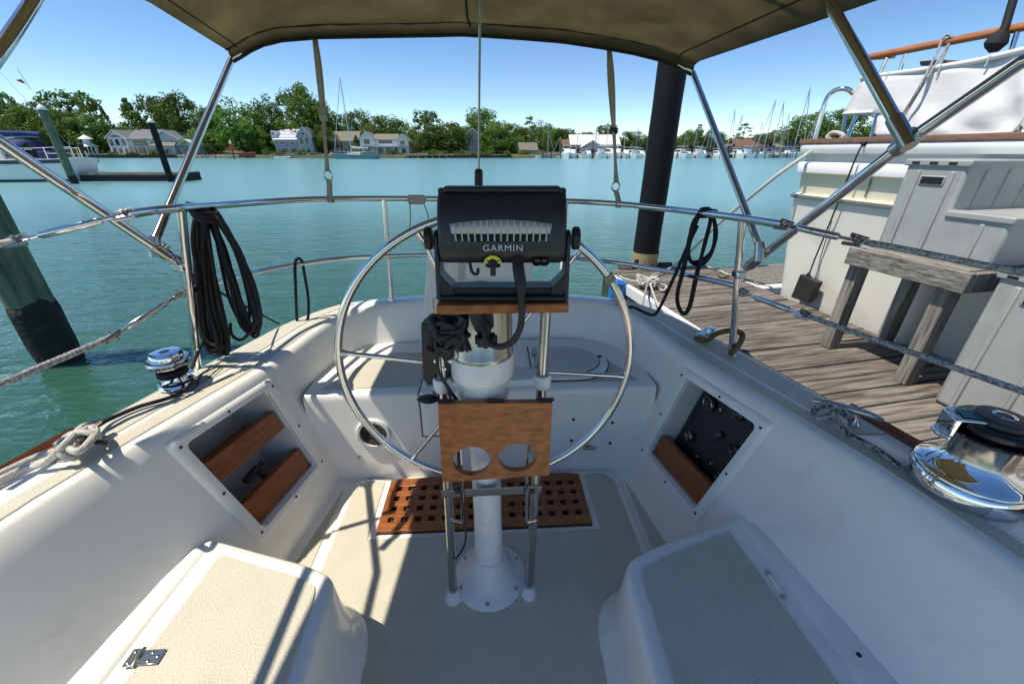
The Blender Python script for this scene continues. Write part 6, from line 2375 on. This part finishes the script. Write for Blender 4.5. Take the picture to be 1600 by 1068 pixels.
def make_sloop(name, label, hm, Ln=11, mast=16, cover=cover_b, jib=True, group=None):
    t = thing(name, label, 'sailboat', (0, 0, 0), group)
    boat_hull(Ln, Ln * .3, 1.15, hm, t)
    c = MB()
    c.hexa([(-Ln * .14, -Ln * .085, 1.15), (Ln * .2, -Ln * .06, 1.2), (Ln * .2, Ln * .06, 1.2), (-Ln * .14, Ln * .085, 1.15), (-Ln * .13, -Ln * .075, 1.75), (Ln * .15, -Ln * .05, 1.65), (Ln * .15, Ln * .05, 1.65), (-Ln * .13, Ln * .075, 1.75)])
    co = c.build('cabin', hullw, t, bevel=.06)
    for s in (-1, 1):
        MB().hexa([(-Ln * .10, s * Ln * .079, 1.35), (Ln * .12, s * Ln * .062, 1.38), (Ln * .12, s * Ln * .058, 1.38), (-Ln * .10, s * Ln * .074, 1.35), (-Ln * .10, s * Ln * .0785, 1.58), (Ln * .12, s * Ln * .0605, 1.55), (Ln * .12, s * Ln * .056, 1.55), (-Ln * .10, s * Ln * .073, 1.58)]).build('cabin_window', pane_m, co)
    MB().tube([(Ln * .09, 0, 1.6), (Ln * .09, 0, mast)], [.14, .11], 8).build('mast', alu, t)
    MB().tube([(Ln * .09, 0, 2.7), (-Ln * .30, 0, 2.75)], .09, 8).build('boom', alu, t)
    MB().tube([(Ln * .10, 0, 3.4), (Ln * .04, 0, 3.1), (-Ln * .12, 0, 3.0), (-Ln * .30, 0, 2.9)], [.10, .24, .2, .1], 8).build('sail_cover', cover, t)
    r = MB()
    r.tube([(Ln * .09, 0, mast - .3), (Ln * .50, 0, 1.5)], .10 if jib else .03, 6)
    r.build('forestay', alu, t)
    r = MB()
    for a in ((-Ln * .47, 0, 1.4),):
        r.tube([(Ln * .09, 0, mast), a], .022, 5)
    for s in (-1, 1):
        r.tube([(Ln * .09, 0, mast - .4), (Ln * .085, s * .9, mast * .6), (Ln * .08, s * Ln * .14, 1.2)], .02, 5)
        r.tube([(Ln * .09, 0, mast * .6), (Ln * .085, s * .9, mast * .6)], .04, 5)
    r.build('rigging', alu, t)
    q = MB()
    for s in (-1, 1):
        q.tube([(-Ln * .48, s * Ln * .11, 1.85), (-Ln * .2, s * Ln * .14, 1.85), (Ln * .3, s * Ln * .09, 1.95), (Ln * .52, 0, 2.1)], .025, 5)
        for x, w in ((-.46, .11), (-.2, .14), (.1, .13), (.3, .09)):
            q.tube([(Ln * x, s * Ln * w, 1.1), (Ln * x, s * Ln * w, 1.87)], .02, 5)
    q.build('guard_rail', alu, t)
    return t


s0 = make_sloop('sloop', 'blue grey hulled sloop with tall mast moored off the two gabled house', hull_b, 13.2, 20.6, cover_w)
s0.location = (fx(556, 131), 131, 0)
s0.rotation_euler = (0, 0, pi - R(6))
proto = make_sloop('moored_sailboat', '', hullw, 11, 16)
marina = [(1228, 138, 157, 20, 'moored sailboat with the tallest mast in the right marina'), (1181, 157, 155, 200, 'moored sailboat with tall dark mast left of the tallest marina mast'),
          (1196, 160, 160, 15, 'moored sailboat whose mast crosses a slanting stay next to the tallest marina mast'), (1258, 163, 156, 160, 'white moored sailboat at the right end of the marina beside the yacht'),
          (1128, 172, 156, 30, 'moored sailboat seen just right of the right bimini tube'), (1137, 180, 160, 210, 'moored sailboat with thin pale mast behind the right bimini tube'),
          (1094, 191, 158, 190, 'shorter mast sailboat just right of the tall black piling'), (1078, 205, 160, 20, 'small sailboat closest to the tall black piling on its right'), (1103, 196, 162, 30, 'small sailboat second from the black piling on its right'), (1170, 191, 164, 190, 'sailboat whose mast stands by the flat topped open pine'), (1209, 178, 163, 10, 'sailboat between the two slanting marina masts near the big right tree'), (1251, 182, 166, 30, 'sailboat with faint mast in front of the large green tree near the yacht'),
          (856, 204, 152, 20, 'lone moored sailboat at the left end of the marina by the layered pine'), (871, 214, 154, 170, 'second sailboat from the layered pine with short mast'), (900, 212, 158, 20, 'sailboat in front of the brown roofed marina building'), (924, 200, 156, 200, 'sailboat with thin mast in front of the white marina shed gable'), (928, 205, 160, 15, 'sailboat just left of the poplar with mast over the white shed roof'), (945, 190, 154, 20, 'moored sailboat with tall dark mast just left of the right strap'),
          (968, 205, 156, 180, 'sailboat just right of the right canvas strap'), (990, 200, 158, 30, 'sailboat midway between the right strap and the tall black piling'), (1006, 199, 155, 20, 'sailboat third to the left of the tall black piling'), (1022, 207, 162, 200, 'sailboat nearest the left side of the tall black piling'), (1062, 205, 158, 10, 'sailboat glimpsed at the right edge of the tall black piling')]
first = True
for px, top, Y, rot, lab in marina:
    hgt = fz(top, Y)
    o = proto if first else copy_tree(proto)
    first = False
    o.location = (fx(px, Y) - 1.0 * cos(R(rot)), Y - 3.5, 0)
    o.rotation_euler = (0, 0, R(rot))
    k = hgt / 16
    o.scale = (max(.62, k * .85), max(.62, k * .85), k)
    o['label'] = lab
    o['group'] = 'sailboats moored along the far marina'
# power boats
pb0 = thing('motor_boat', 'small white motor boat moored in the row along the far marina', 'motor boat', (0, 0, 0), 'motor boats moored along the far marina')
boat_hull(8, 2.8, 1.2, hullw, pb0, stern=.92)
MB().hexa([(-1.6, -1.1, 1.25), (1.8, -.9, 1.3), (1.8, .9, 1.3), (-1.6, 1.1, 1.25), (-1.5, -1.0, 2.6), (.6, -.85, 2.5), (.6, .85, 2.5), (-1.5, 1.0, 2.6)]).build('cabin', hullw, pb0, bevel=.08)
MB().hexa([(-1.45, -1.09, 1.85), (.95, -.97, 1.85), (.95, .97, 1.85), (-1.45, 1.09, 1.85), (-1.4, -1.05, 2.3), (.75, -.93, 2.25), (.75, .93, 2.25), (-1.4, 1.05, 2.3)]).build('cabin_window', pane_m, pb0)
MB().box((-1.0, 0, 3.3), (2.6, 2.0, .1)).build('hard_top', hullw, pb0, bevel=.03)
for x, y in ((-2.1, .85), (-2.1, -.85), (.1, .8), (.1, -.8)):
    MB().tube([(x, y, 1.3), (x, y, 3.3)], .04, 6).build('top_post', alu, pb0)
MBN = ['just right of the layered pine', 'in front of the brown roofed building', 'left of the white shed gable', 'before the white shed gable', 'right of the white shed gable', 'left of the right canvas strap', 'behind the right canvas strap', 'right of the right canvas strap', 'second right of the right strap', 'third right of the right strap', 'beside the tall black piling on its left', 'just right of the tall black piling', 'second right of the tall black piling', 'third right of the tall black piling', 'fourth right of the tall black piling', 'left of the right bimini tube', 'right of the right bimini tube', 'by the red brown roofed building']
rg = random.Random(17)
for k, px in enumerate((884, 893, 907, 917, 935, 952, 962, 975, 983, 997, 1012, 1056, 1070, 1084, 1092, 1116, 1146, 1158)):
    o = pb0 if k == 0 else copy_tree(pb0)
    Y = 148.2 - 1.0 + (4 if px > 1050 else 0)
    o.location = (fx(px, Y), Y - 2.5, 0)
    o.rotation_euler = (0, 0, R(-90 + rg.uniform(-25, 25) + (180 if rg.random() < .4 else 0)))
    o.scale = (rg.uniform(.8, 1.15),) * 3
    o['label'] = 'small white motor boat moored ' + MBN[k]
# mooring piles in front of the marina
pp = MB().tube([(0, 0, -1), (0, 0, 1.9)], .17, 8).build('mooring_pile', wall_dk, base=(0, 0, 0))
tag(pp, 'dark mooring pile standing among the boats of the far marina', 'pile', 'mooring piles of the far marina')
for k in range(36):
    px = 850 + k * 11.5 + rg.uniform(-3, 3)
    if 1030 < px < 1045:
        continue
    o = pp if k == 0 else pp.copy()
    if k:
        COL.objects.link(o)
    Y = 143.5 + rg.uniform(-1, 1) + (4 if px > 1050 else 0)
    o.location = (fx(px, Y), Y, 0)
    o.scale = (1, 1, rg.uniform(.8, 1.3))
for px, wid, lab in ((440, 7, 'small white dinghy floating below the pier of the modern house'), ):
    d_ = thing('dinghy', lab, 'dinghy', (0, 0, 0))
    boat_hull(4.5, 1.7, .35, hullw, d_, sheer=.15)
    MB().box((-.3, 0, .48), (.4, 1.3, .06)).build('thwart', pier_m, d_)
    d_.location = (fx(px, 142), 142, 0)
rdk = thing('dinghy', 'small red boat pulled up on the bank right of the channel marker', 'dinghy', (0, 0, 0))
boat_hull(5.2, 1.9, .8, M('red_boat_hull', (.22, .03, .02), .5), rdk, sheer=.2)
MB().box((-.4, 0, .92), (.4, 1.4, .06)).build('thwart', pier_m, rdk)
rdk.location = (fx(385, 151), 151.5, .7)

# ---- the sloop and floating dock on the left, about 30 m away
lb = thing('moored_sloop', 'white sloop with blue sail cover and black stern gear moored at the left edge', 'sailboat', (0, 0, 0))
LH = 11.5
boat_hull(LH, 3.4, 1.42, M('sloop_white_hull', (.74, .75, .75), .25, col2=(.68, .69, .68), scale=.8, coat=.2), lb, stern=.68, sheer=.3)
blue_s = M('navy_stripe', (.012, .018, .06), .4)
for s in (-1, 1):
    rws = []
    for k in range(15):
        t = k / 14
        x = -LH / 2 + LH * t
        w = 1.7 * (min(1, .68 + .32 * min(1, t / .45)) if t < .45 else math.cos((t - .45) / .55 * pi / 2) ** .75 + .001)
        x2 = x + (1.1 * (t - .7) / .3 * LH / 10 if t > .7 else -.4 * (1 - t / .2) * LH / 10 if t < .2 else 0)
        zt = 1.42 + .3 * (abs(t - .35) / .65) ** 2
        rws.append([V((x2, s * (w + .012), zt - .26)), V((x2, s * (w + .02), zt - .03))])
    MB().grid(rws).build('sheer_stripe', blue_s, lb)
    rws = []
    for k in range(15):
        t = k / 14
        x = -LH / 2 + LH * t
        w = 1.7 * (min(1, .68 + .32 * min(1, t / .45)) if t < .45 else math.cos((t - .45) / .55 * pi / 2) ** .75 + .001)
        rws.append([V((x, s * (w * .905 + .012), -.02)), V((x, s * (w * .925 + .012), .17))])
    MB().grid(rws).build('boot_stripe', blue_s, lb)
cb = MB().hexa([(-1.8, -1.05, 1.45), (3.2, -.7, 1.5), (3.2, .7, 1.5), (-1.8, 1.05, 1.45), (-1.7, -.95, 2.05), (2.6, -.6, 1.95), (2.6, .6, 1.95), (-1.7, .95, 2.05)])
cb.build('cabin', hullw, lb, bevel=.08)
for s in (-1, 1):
    for x in (-1.2, -.2, .9):
        MB().box((x, s * (1.0 - .06 * (x + 1.2)), 1.72), (.7, .06, .22)).build('cabin_window', pane_m, lb)
MB().tube([(1.6, 0, 1.9), (1.6, 0, 15.5)], .10, 10).build('mast', alu, lb)
MB().tube([(1.5, 0, 2.75), (-3.9, 0, 2.95)], .08, 8).build('boom', alu, lb)
rg = random.Random(3)
scv = [(1.5, 0, 3.5), (1.0, 0, 3.25), (0, 0, 3.15), (-1.2, 0, 3.12), (-2.4, 0, 3.12), (-3.5, 0, 3.08), (-3.95, 0, 3.02)]
MB().tube(smooth_path(scv, 3), [.16 + .12 * sin(pi * min(1, k / 10)) * (1 - k / 26) + rg.uniform(-.015, .015) for k in range(19)], 10).build('sail_cover', M('royal_blue_cover', (.010, .035, .20), .8, col2=(.006, .018, .10), scale=3, bump=.5, bscale=4, bdist=.06), lb)
dodger = MB()
rws = []
for k in range(9):
    a = pi * k / 8
    rws.append([V((-2.0, -1.05 * cos(a), 1.6 + 1.15 * sin(a) ** .6)), V((-2.5, -1.1 * cos(a), 1.6 + 1.2 * sin(a) ** .6)), V((-3.4, -1.05 * cos(a), 1.95 + .72 * sin(a) ** .6))])
dodger.grid(rws)
dodger.build('spray_hood', cover_b, lb, solid=.02)
rl = MB()
for s in (-1, 1):
    rl.tube([(-5.9, s * .3, 2.25), (-5.75, s * .95, 2.25), (-4.9, s * 1.2, 2.2), (-1.5, s * 1.6, 2.1), (3.0, s * 1.1, 2.2)], .022, 6)
    rl.tube([(-5.9, s * .3, 1.85), (-5.75, s * .95, 1.85), (-4.9, s * 1.2, 1.85)], .018, 6)
    for x, y in ((-5.9, .3), (-5.7, .95), (-4.9, 1.2), (-3.2, 1.42), (-1.5, 1.6), (.6, 1.5)):
        rl.tube([(x, s * y, 1.4), (x, s * y, 2.24)], .02, 6)
rl.build('guard_rail', steel, lb)
MB().tube([(-5.6, .9, 1.5), (-5.6, .9, 4.05)], .035, 8).build('radar_pole', alu, lb)
MB().lathe([(.20, 0), (.24, .08), (.22, .2), (.12, .27), (.02, .29)], (-5.6, .9, 4.05), n=16).build('radar_dome', hullw, lb)
MB().tube([(-5.3, -.2, 1.6), (-5.5, -.2, 2.6)], .03, 6).build('antenna', alu, lb)
ob = MB().box((-5.75, -.7, 2.25), (.30, .28, .5))
ob.box((-5.75, -.7, 1.8), (.12, .1, .6))
ob.build('outboard_motor', rubber, lb, bevel=.05)
MB().lathe([(.02, .3), (.22, .26), (.24, -.1), (.18, -.2)], (-5.2, .3, 2.4), n=12).build('blue_grill_cover', cover_b, lb)
for q in ((-4.4, .6, 1.75, .9, .5, .5), (-4.2, -.7, 1.8, .7, .5, .6), (-3.3, .3, 1.8, .5, .9, .5)):
    MB().box(q[:3], q[3:]).build('cockpit_gear', (rubber, hullw, cover_b)[int(abs(q[0]) * 10) % 3], lb, bevel=.08)
MB().tube([(1.6, 0, 15.3), (-5.9, 0, 1.9)], .012, 5).build('backstay', alu, lb)
for s in (-1, 1):
    MB().tube([(1.6, 0, 15.2), (1.5, s * 1.1, 9), (1.4, s * 1.65, 1.5)], .012, 5).build('shroud', alu, lb)
lb.rotation_euler = (0, 0, pi + R(3))
lb.location = (-31.6 - 5.9, 31.6, 0)
fdk = thing('floating_dock', 'low dark floating dock with pale top running right from the white sloop', 'dock', (*at(200, 283, z=0)[:2], 0))
xa, xb, ya = at(128, 283, z=0).x, at(277, 284, z=0).x, at(200, 283, z=0).y
MB().box(((xa + xb) / 2, ya + .9, .22), (xb - xa, 1.9, .62)).build('float', M('dark_float', (.018, .018, .017), .8), fdk, bevel=.03)
for k in range(46):
    w_ = (xb - xa) / 46
    MB().box((xa + w_ * (k + .5), ya + .9, .565), (w_ - .012, 1.96, .06)).build('plank', wood_grey, fdk)
MB().box(((xa + xb) / 2, ya - .085, .50), (xb - xa, .05, .16)).build('rub_board', pier_m, fdk)
fl = tag(MB().slab([at(24, 125, Y=30), at(33, 124, Y=30), at(40, 131, Y=30), at(35, 130, Y=30), at(28, 127, Y=30)], (0, .02, 0)).build('burgee', M('red_flag', (.30, .03, .03), .8)), 'small dark red flag flying from the rigging above the left sloop', 'flag')
tag(MB().tube([at(27, 108, Y=30), at(48, 140, Y=30)], .02, 5).build('flag_line', alu), 'dark flag line in the rigging above the left sloop', 'line')
